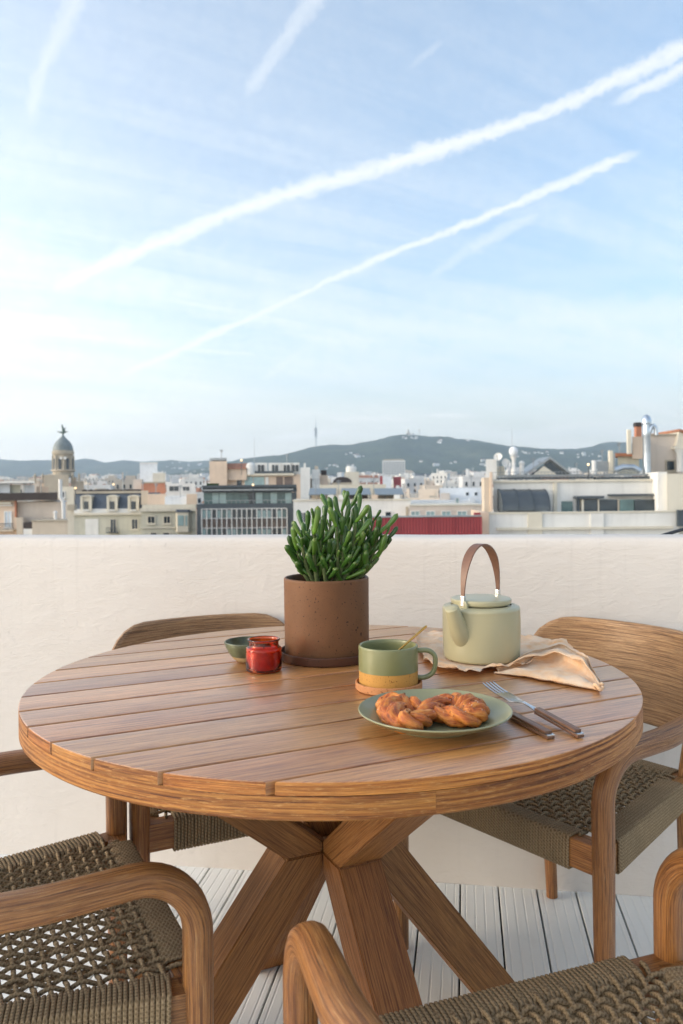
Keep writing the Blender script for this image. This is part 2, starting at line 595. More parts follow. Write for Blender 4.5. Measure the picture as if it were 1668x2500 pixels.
def plaster(name, col, col2, bs=0.55, scl=1.0):
    m, nt, b = new_mat(name)
    v = objvec(nt)
    big = noise(nt, v, 1.3 * scl, 4, 0.6)
    med = noise(nt, vm(nt, 'MULTIPLY', v, (1, 1, 2.2)), 9 * scl, 6, 0.62, 0.8)
    trowel = noise(nt, vm(nt, 'MULTIPLY', v, (0.7, 1, 1.8)), 26 * scl, 5, 0.6, 1.6)
    fine = noise(nt, v, 170 * scl, 3, 0.6)
    spots = noise(nt, v, 38 * scl, 2, 0.5)
    c = ramp(nt, mth(nt, 'ADD', mth(nt, 'MULTIPLY', big, 0.7), mth(nt, 'MULTIPLY', med, 0.3)), [(0.3, col), (0.7, col2)])
    c = mix(nt, ramp(nt, spots, [(0.70, 0.0), (0.80, 0.35)]), c, [x * 0.6 for x in col])
    drip = noise(nt, vm(nt, 'MULTIPLY', v, (26, 26, 1.1)), 1.0, 5, 0.65)
    c = mix(nt, mth(nt, 'MULTIPLY', ramp(nt, drip, [(0.56, 0.0), (0.80, 0.30)]), ramp(nt, big, [(0.42, 0.0), (0.58, 1.0)])), c, [x * 0.62 for x in col])
    crk = N(nt, 'TexVoronoi', {'feature': 'DISTANCE_TO_EDGE'}, Vector=vm(nt, 'ADD', v, vm(nt, 'MULTIPLY', N(nt, 'TexNoise', None, Vector=v, Scale=9.0, Detail=6).outputs['Color'], (0.22, 0.22, 0.22))), Scale=1.3).outputs['Distance']
    crk = mth(nt, 'MULTIPLY', ramp(nt, crk, [(0.0, 1.0), (0.0028, 0.0)]), ramp(nt, noise(nt, v, 1.9, 2), [(0.54, 0.0), (0.64, 0.13)]))
    c = mix(nt, crk, c, [x * 0.45 for x in col])
    lk(nt, c, b.inputs['Base Color'])
    b.inputs['Roughness'].default_value = 0.85
    b.inputs['Specular IOR Level'].default_value = 0.25
    h = mth(nt, 'ADD', mth(nt, 'ADD', mth(nt, 'MULTIPLY', med, 0.8), mth(nt, 'MULTIPLY', trowel, 0.5)), mth(nt, 'MULTIPLY', fine, 0.06))
    bump(nt, h, bs, 0.012 / scl, b)
    MT[name] = m


plaster('parapet_plaster', (0.61, 0.56, 0.505), (0.66, 0.612, 0.562), bs=0.33)


def deck_mat():
    m, nt, b = new_mat('deck_paint')
    v = objvec(nt)
    rnd = N(nt, 'ObjectInfo').outputs['Random']
    v2 = vm(nt, 'ADD', v, N(nt, 'CombineXYZ', None, X=mth(nt, 'MULTIPLY', rnd, 9), Y=mth(nt, 'MULTIPLY', rnd, 31), Z=0.0).outputs[0])
    n = noise(nt, vm(nt, 'MULTIPLY', v2, (18, 2.0, 5)), 1.0, 5, 0.6)
    dirt = noise(nt, vm(nt, 'MULTIPLY', v2, (7, 5, 7)), 1.0, 6, 0.7)
    c = ramp(nt, n, [(0.3, (0.81, 0.825, 0.795)), (0.7, (0.86, 0.875, 0.85))])
    c = mix(nt, ramp(nt, dirt, [(0.58, 0.0), (0.82, 0.45)]), c, (0.58, 0.56, 0.51))
    sp = noise(nt, v2, 120.0, 2)
    c = mix(nt, ramp(nt, sp, [(0.73, 0.0), (0.78, 0.5)]), c, (0.22, 0.21, 0.19))
    lk(nt, c, b.inputs['Base Color'])
    b.inputs['Roughness'].default_value = 0.5
    bump(nt, noise(nt, vm(nt, 'MULTIPLY', v2, (160, 9, 40)), 1.0, 4), 0.15, 0.001, b)
    MT['deck_paint'] = m


deck_mat()
plain('deck_underside', (0.10, 0.10, 0.095), 0.9)


def speckled(name, col, spot, rough, s1=150, thr=0.71, gloss=None, var=0.14):
    m, nt, b = new_mat(name)
    v = objvec(nt)
    n = noise(nt, v, 12, 5)
    c = ramp(nt, n, [(0.3, [x * (1 - var) for x in col]), (0.7, [x * (1 + var) for x in col])])
    grain_ = noise(nt, v, 420, 2)
    c = mix(nt, ramp(nt, grain_, [(0.58, 0.0), (0.72, 0.5)]), c, [x * 0.55 for x in col])
    a = noise(nt, v, s1, 1, 0.4)
    a2 = noise(nt, v, s1 * 0.45, 1, 0.4)
    sp = mth(nt, 'MAXIMUM', ramp(nt, a, [(thr, 0.0), (thr + 0.03, 1.0)]), ramp(nt, a2, [(thr + 0.035, 0.0), (thr + 0.05, 1.0)]))
    c = mix(nt, sp, c, spot)
    lk(nt, c, b.inputs['Base Color'])
    b.inputs['Roughness'].default_value = rough
    b.inputs['Specular IOR Level'].default_value = 0.3
    bump(nt, mth(nt, 'SUBTRACT', mth(nt, 'MULTIPLY', grain_, 0.35), sp), 0.35, 0.0008, b)
    MT[name] = m


speckled('stoneware_brown', (0.150, 0.066, 0.027), (0.045, 0.018, 0.010), 0.55, s1=230, thr=0.70)
speckled('saucer_brown', (0.085, 0.034, 0.018), (0.03, 0.014, 0.010), 0.5, s1=150, thr=0.72)
speckled('clay_ochre', (0.50, 0.255, 0.060), (0.30, 0.13, 0.03), 0.6, s1=420, thr=0.70)
speckled('cork', (0.50, 0.225, 0.095), (0.32, 0.13, 0.05), 0.85, s1=420, thr=0.66)
plain('sage_glaze', (0.190, 0.195, 0.085), 0.30, var=0.05, scale=20, coat=0.15)
plain('sage_plate', (0.25, 0.245, 0.135), 0.32, var=0.05, scale=12, coat=0.1)
plain('sage_matte', (0.41, 0.375, 0.23), 0.36, var=0.035, scale=9, bmp=0.04, bscale=25, coat=0.12)
plain('mug_inside', (0.11, 0.17, 0.085), 0.2, var=0.08, scale=20, coat=0.3)
plain('bowl_glaze', (0.095, 0.105, 0.055), 0.35, var=0.5, scale=45, bmp=0.2, bscale=90)
plain('bowl_foot', (0.42, 0.30, 0.15), 0.7)
plain('leather', (0.175, 0.083, 0.050), 0.45, var=0.15, scale=60, bmp=0.1, bscale=300)
plain('steel', (0.62, 0.62, 0.62), 0.22, metal=1.0, var=0.05)
plain('gold', (0.62, 0.36, 0.10), 0.25, metal=1.0, var=0.06)
plain('soil', (0.06, 0.04, 0.025), 0.95, var=0.5, scale=120, bmp=0.9, bscale=160)
plain('wax', (0.75, 0.42, 0.25), 0.5, var=0.05)
plain('stem_bark', (0.075, 0.10, 0.03), 0.8, var=0.4, scale=150, bmp=0.6, bscale=200)


def amber_glass():
    m, nt, b = new_mat('amber_glass')
    b.inputs['Base Color'].default_value = (0.90, 0.14, 0.025, 1)
    b.inputs['Transmission Weight'].default_value = 1.0
    b.inputs['Roughness'].default_value = 0.02
    b.inputs['IOR'].default_value = 1.45
    n = noise(nt, objvec(nt), 260, 3, 0.6)
    bump(nt, n, 0.10, 0.0008, b)
    MT['amber_glass'] = m
    m, nt, b = new_mat('amber_wax')
    n = noise(nt, objvec(nt), 70, 4, 0.6)
    lk(nt, ramp(nt, n, [(0.35, (0.40, 0.045, 0.010)), (0.6, (0.62, 0.11, 0.02)), (0.75, (0.85, 0.30, 0.10))]), b.inputs['Base Color'])
    b.inputs['Roughness'].default_value = 0.45
    b.inputs['Subsurface Weight'].default_value = 0.3
    b.inputs['Subsurface Radius'].default_value = (0.02, 0.006, 0.003)
    MT['amber_wax'] = m


amber_glass()


def leaf_mat():
    m, nt, b = new_mat('jade_leaf')
    g = N(nt, 'Attribute', {'attribute_name': 'grain'}).outputs['Vector']
    s = N(nt, 'SeparateXYZ', None, Vector=g)
    rnd = N(nt, 'ObjectInfo').outputs['Random']
    base = ramp(nt, rnd, [(0.0, (0.026, 0.075, 0.012)), (0.6, (0.050, 0.125, 0.020)), (1.0, (0.110, 0.205, 0.035))])
    tip = ramp(nt, s.outputs[0], [(0.0, (1.6, 1.9, 1.1)), (0.35, (1, 1, 1)), (0.9, (0.85, 0.9, 0.85)), (0.98, (1.5, 1.0, 0.8))])
    c = mix(nt, 1.0, base, tip, 'MULTIPLY')
    sp = noise(nt, objvec(nt), 30, 4, 0.7)
    c = mix(nt, ramp(nt, sp, [(0.58, 0.0), (0.75, 0.5)]), c, (0.11, 0.19, 0.06))
    lk(nt, c, b.inputs['Base Color'])
    b.inputs['Roughness'].default_value = 0.33
    b.inputs['Subsurface Weight'].default_value = 0.08
    b.inputs['Subsurface Radius'].default_value = (0.003, 0.006, 0.002)
    MT['jade_leaf'] = m


leaf_mat()


def linen_mat():
    m, nt, b = new_mat('linen')
    v = objvec(nt)
    wv = mth(nt, 'ADD', noise(nt, vm(nt, 'MULTIPLY', v, (1400, 220, 220)), 1.0, 2), noise(nt, vm(nt, 'MULTIPLY', v, (220, 1400, 220)), 1.0, 2))
    c = ramp(nt, noise(nt, v, 28, 4), [(0.30, (0.87, 0.70, 0.52)), (0.52, (0.86, 0.60, 0.37)), (0.74, (0.85, 0.47, 0.19))])
    lk(nt, c, b.inputs['Base Color'])
    b.inputs['Roughness'].default_value = 0.9
    b.inputs['Sheen Weight'].default_value = 0.25
    crease = noise(nt, v, 130, 4, 0.6, 0.8)
    bump(nt, mth(nt, 'ADD', mth(nt, 'MULTIPLY', wv, 0.12), crease), 0.5, 0.003, b)
    tr = N(nt, 'BsdfTranslucent', None, Color=(0.85, 0.50, 0.22, 1))
    mx = N(nt, 'MixShader', None, _0=0.22, _1=b.outputs[0], _2=tr.outputs[0])
    lk(nt, mx.outputs[0], nt.nodes['Material Output'].inputs[0])
    MT['linen'] = m


linen_mat()


def pastry_mat():
    m, nt, b = new_mat('pastry')
    v = objvec(nt)
    g = N(nt, 'Attribute', {'attribute_name': 'grain'}).outputs['Vector']
    n1 = noise(nt, vm(nt, 'MULTIPLY', g, (70, 160, 160)), 1.0, 5, 0.6)
    n2 = noise(nt, v, 45, 4, 0.6)
    c = ramp(nt, mth(nt, 'ADD', mth(nt, 'MULTIPLY', n1, 0.6), mth(nt, 'MULTIPLY', n2, 0.4)),
             [(0.34, (0.16, 0.030, 0.006)), (0.45, (0.44, 0.100, 0.014)), (0.56, (0.66, 0.22, 0.035)), (0.72, (0.80, 0.44, 0.13))])
    sugar = noise(nt, v, 330, 4, 0.75)
    patch = noise(nt, v, 32, 3, 0.5)
    up = N(nt, 'SeparateXYZ', None, Vector=N(nt, 'NewGeometry').outputs['Normal']).outputs[2]
    sm = mth(nt, 'ADD', mth(nt, 'ADD', mth(nt, 'MULTIPLY', sugar, 1.3), mth(nt, 'MULTIPLY', patch, 0.5)), mth(nt, 'MULTIPLY', up, 0.2))
    c = mix(nt, ramp(nt, sm, [(1.005, 0.0), (1.27, 0.55)]), c, (0.80, 0.74, 0.62))
    lk(nt, c, b.inputs['Base Color'])
    b.inputs['Roughness'].default_value = 0.42
    bump(nt, mth(nt, 'ADD', n1, mth(nt, 'MULTIPLY', sugar, 0.4)), 0.8, 0.004, b)
    MT['pastry'] = m


pastry_mat()
plain('nut', (0.16, 0.055, 0.022), 0.6, var=0.5, scale=90)
plain('sugar_grain', (0.80, 0.74, 0.66), 0.6, var=0.1)

# city
CITY = {'white': (0.74, 0.73, 0.69), 'cream': (0.66, 0.61, 0.50), 'peach': (0.66, 0.52, 0.40), 'sand': (0.55, 0.47, 0.37), 'olive_cream': (0.55, 0.53, 0.43),
        'blue_white': (0.73, 0.76, 0.78), 'stone': (0.42, 0.37, 0.29), 'brick': (0.46, 0.20, 0.12), 'beige': (0.62, 0.54, 0.46)}


def stained(name, col, scl=0.35, st=0.35):
    m, nt, b = new_mat(name)
    v = objvec(nt)
    n = noise(nt, v, scl, 5, 0.6)
    drip = noise(nt, vm(nt, 'MULTIPLY', v, (1.6, 1.6, 0.14)), 1.0, 5, 0.65)
    c = ramp(nt, n, [(0.3, [x * 0.88 for x in col]), (0.7, [min(1, x * 1.06) for x in col])])
    c = mix(nt, ramp(nt, drip, [(0.52, 0.0), (0.8, st)]), c, [x * 0.5 for x in col])
    lk(nt, c, b.inputs['Base Color'])
    b.inputs['Roughness'].default_value = 0.85
    bump(nt, noise(nt, v, 3.0, 5), 0.2, 0.03, b)
    MT[name] = m


for k_, c_ in CITY.items():
    stained('wall_' + k_, c_)
plain('slate', (0.085, 0.105, 0.135), 0.55, var=0.15, scale=1.5)
plain('dark_metal', (0.055, 0.070, 0.082), 0.5, var=0.12, scale=1)
plain('grey_metal', (0.30, 0.32, 0.33), 0.4, metal=0.6, var=0.1, scale=1)
plain('steel_duct', (0.50, 0.56, 0.62), 0.28, metal=0.9, var=0.12, scale=1.5)
plain('canopy_metal', (0.10, 0.115, 0.125), 0.32, metal=0.5, var=0.15, scale=1)
plain('tile_roof', (0.34, 0.15, 0.085), 0.8, var=0.3, scale=2)
plain('dark_roof', (0.045, 0.036, 0.034), 0.8, var=0.2, scale=1)
plain('teal_glass', (0.10, 0.17, 0.17), 0.12, var=0.3, scale=0.6)
plain('pane_glass', (0.035, 0.05, 0.06), 0.08, var=0.4, scale=0.5)
plain('pane_pale', (0.30, 0.42, 0.42), 0.15, var=0.2, scale=0.5)
plain('spandrel', (0.17, 0.13, 0.11), 0.7, var=0.1)
plain('bright_pane', (0.55, 0.62, 0.68), 0.3, var=0.1)
plain('frame_white', (0.68, 0.67, 0.64), 0.6, var=0.05)
plain('verdigris', (0.055, 0.10, 0.085), 0.6, var=0.25, scale=2)
plain('dome_lead', (0.19, 0.22, 0.22), 0.5, var=0.2, scale=0.7)
plain('red_metal', (0.285, 0.042, 0.048), 0.6, var=0.1, scale=0.5)
plain('solar', (0.16, 0.19, 0.205), 0.35, var=0.1)
plain('black_rubber', (0.02, 0.02, 0.022), 0.6)


def rooftop_mat():
    m, nt, b = new_mat('rooftop_wall')
    rnd = N(nt, 'ObjectInfo').outputs['Random']
    c = ramp(nt, rnd, [(0.0, (0.74, 0.73, 0.70)), (0.25, (0.62, 0.56, 0.47)), (0.42, (0.69, 0.60, 0.50)), (0.55, (0.70, 0.70, 0.69)), (0.7, (0.52, 0.47, 0.40)),
                       (0.82, (0.78, 0.76, 0.71)), (0.97, (0.44, 0.25, 0.17))], 'CONSTANT')
    n = noise(nt, objvec(nt), 0.12, 5, 0.6)
    c = mix(nt, 1.0, c, ramp(nt, n, [(0.3, 0.8), (0.7, 1.08)]), 'MULTIPLY')
    lk(nt, c, b.inputs['Base Color'])
    b.inputs['Roughness'].default_value = 0.85
    MT['rooftop_wall'] = m
    m, nt, b = new_mat('rooftop_cover')
    rnd = N(nt, 'ObjectInfo').outputs['Random']
    c = ramp(nt, mth(nt, 'FRACT', mth(nt, 'MULTIPLY', rnd, 7.31)), [(0.0, (0.36, 0.17, 0.10)), (0.35, (0.40, 0.37, 0.32)), (0.7, (0.30, 0.20, 0.15))], 'CONSTANT')
    lk(nt, c, b.inputs['Base Color'])
    b.inputs['Roughness'].default_value = 0.85
    MT['rooftop_cover'] = m


rooftop_mat()


def forest_mat():
    m, nt, b = new_mat('forest')
    v = objvec(nt)
    n = noise(nt, v, 0.0045, 7, 0.62)
    n2 = noise(nt, v, 0.02, 5, 0.7)
    c = ramp(nt, n, [(0.3, (0.026, 0.046, 0.022)), (0.55, (0.050, 0.074, 0.032)), (0.75, (0.095, 0.105, 0.050))])
    c = mix(nt, 1.0, c, ramp(nt, n2, [(0.3, 0.6), (0.7, 1.2)]), 'MULTIPLY')
    lk(nt, c, b.inputs['Base Color'])
    b.inputs['Roughness'].default_value = 1.0
    b.inputs['Specular IOR Level'].default_value = 0.1
    bump(nt, n2, 0.8, 20, b)
    MT['forest'] = m
    m, nt, b = new_mat('city_ground')
    n = noise(nt, objvec(nt), 0.02, 6, 0.7)
    lk(nt, ramp(nt, n, [(0.35, (0.16, 0.15, 0.13)), (0.65, (0.30, 0.27, 0.23))]), b.inputs['Base Color'])
    b.inputs['Roughness'].default_value = 0.95
    MT['city_ground'] = m


forest_mat()
m_, nt_, b_ = new_mat('lamp_glow')
b_.inputs['Base Color'].default_value = (1, 0.8, 0.5, 1)
b_.inputs['Emission Color'].default_value = (1, 0.62, 0.30, 1)
b_.inputs['Emission Strength'].default_value = 0.7
MT['lamp_glow'] = m_
# ------------------------------------------------------------------ terrace floor and parapet
WA = R_(-8.77)
WD = Vector((math.cos(WA), math.sin(WA), 0))       # along the parapet
WN = Vector((-math.sin(WA), math.cos(WA), 0))      # away from the camera, across the parapet
W0 = Vector((-0.01, 2.266, 0))                     # point on the parapet's inner foot


def terrace():
    fl = empty('terrace_floor', W0, WA)
    tag(fl, kind='structure')
    b = MB()
    b.box(-2.6, 2.6, -3.6, 0.30, -0.10, -0.034)
    b.build('deck_base', 'deck_underside', fl)
    # grooved boards running to the parapet; local y is towards the parapet
    pitch, gap = 0.1032, 0.0048
    p0 = onz(1123.5, 2156, 0) - W0
    off = p0.dot(WD)
    w = pitch - gap
    prof = [(-w / 2, -0.024)]
    prof += [(-w / 2, -0.0015), (-w / 2 + 0.0015, 0.0)]
    for k in (-1.5, -0.5, 0.5, 1.5):
        c = k * w / 4.0 * 1.0
        prof += [(c - 0.0026, 0.0), (c - 0.0014, -0.0008), (c + 0.0014, -0.0008), (c + 0.0026, 0.0)]
    prof += [(w / 2 - 0.0015, 0.0), (w / 2, -0.0015), (w / 2, -0.024)]
    mb = MB()
    mb.prism(prof[::-1], -3.4, -0.004, (0, 2, 1))
    me = mb.mesh('plank', 'deck_paint')
    for k in range(-19, 20):
        o = link('plank', me, fl, (off + (k + 0.5) * pitch, 0, random.uniform(-0.0012, 0.0)))
    # parapet: slightly uneven plaster, rounded head
    pw = tag(empty('parapet_wall', W0, WA), 'low plastered pinkish beige parapet wall behind the round table', 'wall')
    nx = 150
    th = 0.16
    prof = [(0.0, -0.03), (0.0, 0.03), (0.0, 0.10), (0.0, 0.25), (0.0, 0.45), (0.0, 0.65), (0.0, 0.82), (0.0, 0.93), (0.002, 0.948), (0.007, 0.957), (0.015, 0.961),
            (0.05, 0.963), (th - 0.02, 0.961), (th - 0.004, 0.952), (th, 0.93), (th, 0.3), (th, -4.0)]
    V, F = [], []
    for i in range(nx + 1):
        x = -2.6 + 5.2 * i / nx
        for j, (y, z) in enumerate(prof):
            q = Vector((x * 2.3, y * 3 + 5, z * 2.3))
            dy = mnoise.noise(q) * 0.006 + mnoise.noise(q * 3.1) * 0.002
            dz = 0
            if z > 0.92:
                dz = mnoise.noise(Vector((x * 6.0, 3.3, 0))) * 0.0016 + mnoise.noise(Vector((x * 21.0, 7.3, y * 20))) * 0.0008
            if j == 0 or z < -1:
                dy = 0
            foot = 0.012 * math.exp(-((z) / 0.05) ** 2) * (0.6 + 0.6 * mnoise.noise(Vector((x * 3, 1.7, 0)))) if y < 0.01 else 0
            V.append((x, y + dy - foot, z + dz))
    n = len(prof)
    for i in range(nx):
        for j in range(n - 1):
            F.append((i * n + j, i * n + j + 1, (i + 1) * n + j + 1, (i + 1) * n + j))
    F.append(tuple(range(n)))
    F.append(tuple(nx * n + j for j in range(n))[::-1])
    MB().add(V, F).build('wall', 'parapet_plaster', pw, smooth=60)
    # the building the terrace crowns
    tb = tag(empty('terrace_building', W0, WA), 'building carrying the terrace, under the deck and parapet', 'building')
    MB().box(-2.55, 2.55, -3.55, 0.13, -24.0, -0.11).build('wall', 'wall_beige', tb)


terrace()

# ------------------------------------------------------------------ city terrain
GZ = -24.0


def gz(D):
    return GZ + max(0.0, D - 200) * 0.021


def ground():
    ys = [-70, 0, 60, 120, 200, 400, 800, 1500, 2500, 3500, 4600, 6000, 8000, 9700]
    V, F = [], []
    for y in ys:
        w = min(300 + max(0, y) * 1.2, 5400)
        for k in range(9):
            V.append((-w + 2 * w * k / 8, y, gz(min(y, 4600))))
    for i in range(len(ys) - 1):
        for k in range(8):
            F.append((i * 9 + k, i * 9 + k + 1, (i + 1) * 9 + k + 1, (i + 1) * 9 + k))
    tag(MB().add(V, F).build('ground', 'city_ground', None, smooth=180), kind='structure')


ground()


def ridge(name, pts, D, depth, seed, rough=1.0):
    """a wooded ridge: crest traced from the photograph, real slopes towards the city and behind"""
    px = [p[0] for p in pts]
    pz = [at(834, p[1] - (p[0] - 834) * math.tan(ROLL), D).z for p in pts]
    xs = np.arange(-420, 2100, 9.0)
    X0 = [(x - 834) / FPX * D for x in xs]
    crest = np.interp(xs, px, pz)
    nv = 34
    V, F = [], []
    for i, x in enumerate(X0):
        for j in range(nv):
            t = j / (nv - 1)
            if t < 0.7:
                s = t / 0.7
                y = D - depth * (1 - s)
                prof = s * s * (3 - 2 * s) * 0.45 + s ** 1.1 * 0.55
            else:
                s = (t - 0.7) / 0.3
                y = D + depth * 0.8 * s
                prof = 1 - s * s * 0.9
            base = gz(4600) - 6
            xx = x * (y / D) ** 0.15
            nz = mnoise.fractal(Vector((xx * 0.0016 + seed, y * 0.0016, 0.3)), 1.0, 2.0, 5)
            spur = abs(mnoise.noise(Vector((xx * 0.0024 + seed * 2, y * 0.0007, 1.3))))
            k = (1 - abs(2 * min(prof, 1) - 1)) if t < 0.7 else 0.3
            hgt = crest[i] - base
            z = base + hgt * prof + k * (nz * 0.16 - spur * 0.22) * hgt * rough
            z += mnoise.noise(Vector((xx * 0.02, y * 0.02, seed))) * 5 * (1 if prof > 0.15 else 0)
            z += mnoise.noise(Vector((xx * 0.05, y * 0.05, seed + 4))) * 3 * (1 if prof > 0.15 else 0)
            V.append((xx, y, z))
    for i in range(len(xs) - 1):
        for j in range(nv - 1):
            F.append((i * nv + j, (i + 1) * nv + j, (i + 1) * nv + j + 1, i * nv + j + 1))
    tag(MB().add(V, F).build(name, 'forest', None, smooth=180), kind='structure')
    return lambda x: np.interp(x, px, pz)


ridge('hill', [(-400, 1126), (0, 1121), (60, 1125), (85, 1123), (130, 1124), (180, 1126), (205, 1119), (228, 1121), (255, 1129), (280, 1127), (302, 1123), (340, 1127),
               (380, 1126), (420, 1123), (460, 1127), (510, 1124), (560, 1126), (640, 1130), (760, 1140), (900, 1150), (2100, 1155)], 7600, 2200, 3.1)
ridge('hill', [(-400, 1185), (300, 1180), (430, 1165), (520, 1140), (590, 1121), (640, 1115), (690, 1111), (720, 1103), (760, 1092), (790, 1087), (860, 1085), (920, 1074),
               (960, 1064), (985, 1061), (1000, 1060), (1020, 1062), (1050, 1065), (1090, 1065), (1110, 1070), (1160, 1075), (1200, 1081), (1245, 1088),
               (1300, 1093), (1350, 1096), (1400, 1096), (1440, 1098), (1520, 1104), (2100, 1120)], 5700, 1900, 9.4)
ridge('hill', [(-400, 1190), (1000, 1185), (1250, 1140), (1350, 1105), (1420, 1095), (1450, 1090), (1480, 1081), (1500, 1078), (1530, 1080), (1600, 1084), (1700, 1090), (2100, 1080)],
      6300, 1700, 5.7)


# ------------------------------------------------------------------ city building helpers
def px_rect(r, D):
    x0, x1, y0, y1 = r
    ym = (y0 + (y1 if y1 is not None else y0 + 30)) / 2
    a, b = at(x0, ym, D), at(x1, ym, D)
    zt = at((x0 + x1) / 2, y0, D).z
    zb = at((x0 + x1) / 2, y1, D).z if y1 is not None else gz(D) - 0.3
    return a.x, b.x, zb, zt


def broot(name, label, x, D, cat='building', group=None):
    p = at(x, 1200, D)
    o = empty(name, (p.x, D, gz(D)))
    tag(o, label, cat, group)
    return o


def fb(root, name, r, D, depth, mat, proud=0.0, bevel=0.0):
    """box whose face is the picture rectangle r at distance D, running back by depth"""
    x0, x1, z0, z1 = px_rect(r, D)
    o = root.matrix_world.translation if root.parent is None else Vector((0, 0, 0))
    rl = Vector(root.location) if root.parent is None else Vector((0, 0, 0))
    b = MB()
    # street plots fan out: party walls of the deep blocks run back from the street, not square to it
    k = (D + depth) / (D - proud) if depth > 1.5 else 1.0
    a0 = x0 * k if x0 > 0 else x0
    a1 = x1 * k if x1 < 0 else x1
    y0, y1 = D - proud - rl.y, D + depth - rl.y
    b.prism([(x0 - rl.x, y0), (x1 - rl.x, y0), (a1 - rl.x, y1), (min(a0, a1 - 0.05) - rl.x, y1)], z0 - rl.z, z1 - rl.z)
    return b.build(name, mat, root, bevel=bevel, bseg=1)


def lb(r, D, root):
    x0, x1, z0, z1 = px_rect(r, D)
    l = root.location
    return x0 - l.x, x1 - l.x, D - l.y, z0 - l.z, z1 - l.z


def window(root, r, D, frame='frame_white', glass='pane_glass', fw=0.09, mull=1, cross=0, sill=True, name='window'):
    x0, x1, y, z0, z1 = lb(r, D, root)
    b = MB()
    f = fw
    b.box(x0 - f, x0, y - 0.09, y + 0.02, z0 - f, z1 + f)
    b.box(x1, x1 + f, y - 0.09, y + 0.02, z0 - f, z1 + f)
    b.box(x0, x1, y - 0.09, y + 0.02, z1, z1 + f)
    b.box(x0, x1, y - 0.09, y + 0.02, z0 - f, z0)
    if sill:
        b.box(x0 - 2 * f, x1 + 2 * f, y - 0.2, y + 0.02, z0 - f * 2, z0 - f)
    for k in range(mull):
        xm = x0 + (x1 - x0) * (k + 1) / (mull + 1)
        b.box(xm - 0.03, xm + 0.03, y - 0.06, y + 0.0, z0, z1)
    for k in range(cross):
        zm = z0 + (z1 - z0) * (k + 1) / (cross + 1)
        b.box(x0, x1, y - 0.055, y + 0.0, zm - 0.025, zm + 0.025)
    w = b.build(name, frame, root)
    p = MB()
    p.box(x0, x1, y - 0.03, y + 0.01, z0, z1)
    p.build('pane', glass, w)
    return w


def lpx(root, x, y, D):
    return at(x, y, D) - Vector(root.location)


# --- tower with lead dome and statue, far left
def dome_tower():
    D = 260
    r = broot('domed_tower', 'stone clock tower with grey lead dome and dark winged statue on top', 153.6, D, 'tower')
    s = D / FPX
    cx, cyy = lpx(r, 153.6, 1100, D).x, 0.0
    zz = lambda y: lpx(r, 153.6, y, D).z

    def ring(name, mat, prof, n=24):
        b = MB()
        b.lathe([(rr * s, zz(y)) for rr, y in prof], n, (cx, cyy, 0))
        return b.build(name, mat, r, smooth=35)
    ring('drum', 'wall_stone', [(25, 1165), (25, 1150), (24, 1148), (23, 1112), (24.5, 1110), (26, 1108), (26, 1103), (24, 1102), (24, 1099)], 16)
    ring('dome', 'dome_lead', [(24, 1100), (24, 1097), (22.5, 1090), (19.5, 1083), (15, 1077), (9, 1071), (5, 1067), (3, 1064), (2.2, 1060), (0, 1059.5)])
    for k in range(8):
        a = 2 * PI * (k + 0.5) / 8
        b = MB()
        b.tube([(cx + 24.3 * s * math.cos(a), 24.3 * s * math.sin(a), zz(1148)), (cx + 24.0 * s * math.cos(a), 24 * s * math.sin(a), zz(1112))], 2.3 * s, 8)
        b.build('column', 'wall_stone', r, smooth=40)
        a2 = 2 * PI * k / 8
        b = MB()
        m = Matrix.Rotation(a2 + PI / 2, 4, 'Z')
        bb = MB()
        bb.box(-3.2 * s, 3.2 * s, -23.9 * s, -23.0 * s, zz(1146), zz(1120))
        bb.v = [tuple(Vector((cx, 0, 0)) + (m @ Vector(v))) for v in bb.v]
        bb.build('opening', 'dark_metal', r)
    ring('cornice', 'wall_sand', [(26, 1151), (29, 1150), (29, 1147.5), (26, 1147)])
    b = MB()
    for x in (149, 158.5):
        p = lpx(r, x, 1118.5, D - 25 * s)
        b.lathe([(3.4 * s, -0.2), (3.4 * s, 0.2)], 16, (0, 0, 0))
        k = len(b.v) - 32
        b.v[k:] = [(p.x + v[0], p.y + v[2], p.z + v[1]) for v in b.v[k:]]
    b.build('clock_face', 'frame_white', r)
    # statue: figure on the back of a bird, wings spread
    b = MB()
    p = lambda x, y: tuple(lpx(r, x, y, D))
    b.tube([p(153.6, 1062), p(154, 1056), p(155, 1050), p(153, 1045), p(151.5, 1040), p(151, 1036)], [2.2 * s, 3.4 * s, 3.8 * s, 2.4 * s, 1.9 * s, 1.2 * s], 8)
    b.tube([p(139, 1053), p(146, 1055.5), p(153, 1056), p(160, 1054.5), p(166, 1053.5)], [0.5 * s, 1.7 * s, 2.6 * s, 1.8 * s, 0.5 * s], 8)
    b.tube([p(155, 1050), p(159, 1046), p(161.5, 1042)], [1.4 * s, 0.9 * s, 0.4 * s], 6)
    b.build('statue', 'verdigris', r, smooth=60)
    fb(r, 'base', (124, 183, 1160, None), D, 16, 'wall_stone', proud=6)
    for (x0, x1, y0, y1, m) in ((108, 124, 1168, None, 'wall_peach'), (183, 197, 1166, None, 'wall_sand'), (92, 109, 1174, None, 'wall_beige'), (197, 214, 1175, None, 'wall_stone')):
        fb(r, 'wing', (x0, x1, y0, y1), D, 14, m, proud=4)
    for x in (118, 190, 205, 100):
        b = MB()
        b.lathe([(2.2 * s, zz(1180)), (2.2 * s, zz(1162)), (3 * s, zz(1161)), (1.2 * s, zz(1157)), (0, zz(1154))], 10, (lpx(r, x, 1170, D).x, -5, 0))
        b.build('pinnacle', 'wall_stone', r, smooth=40)


dome_tower()


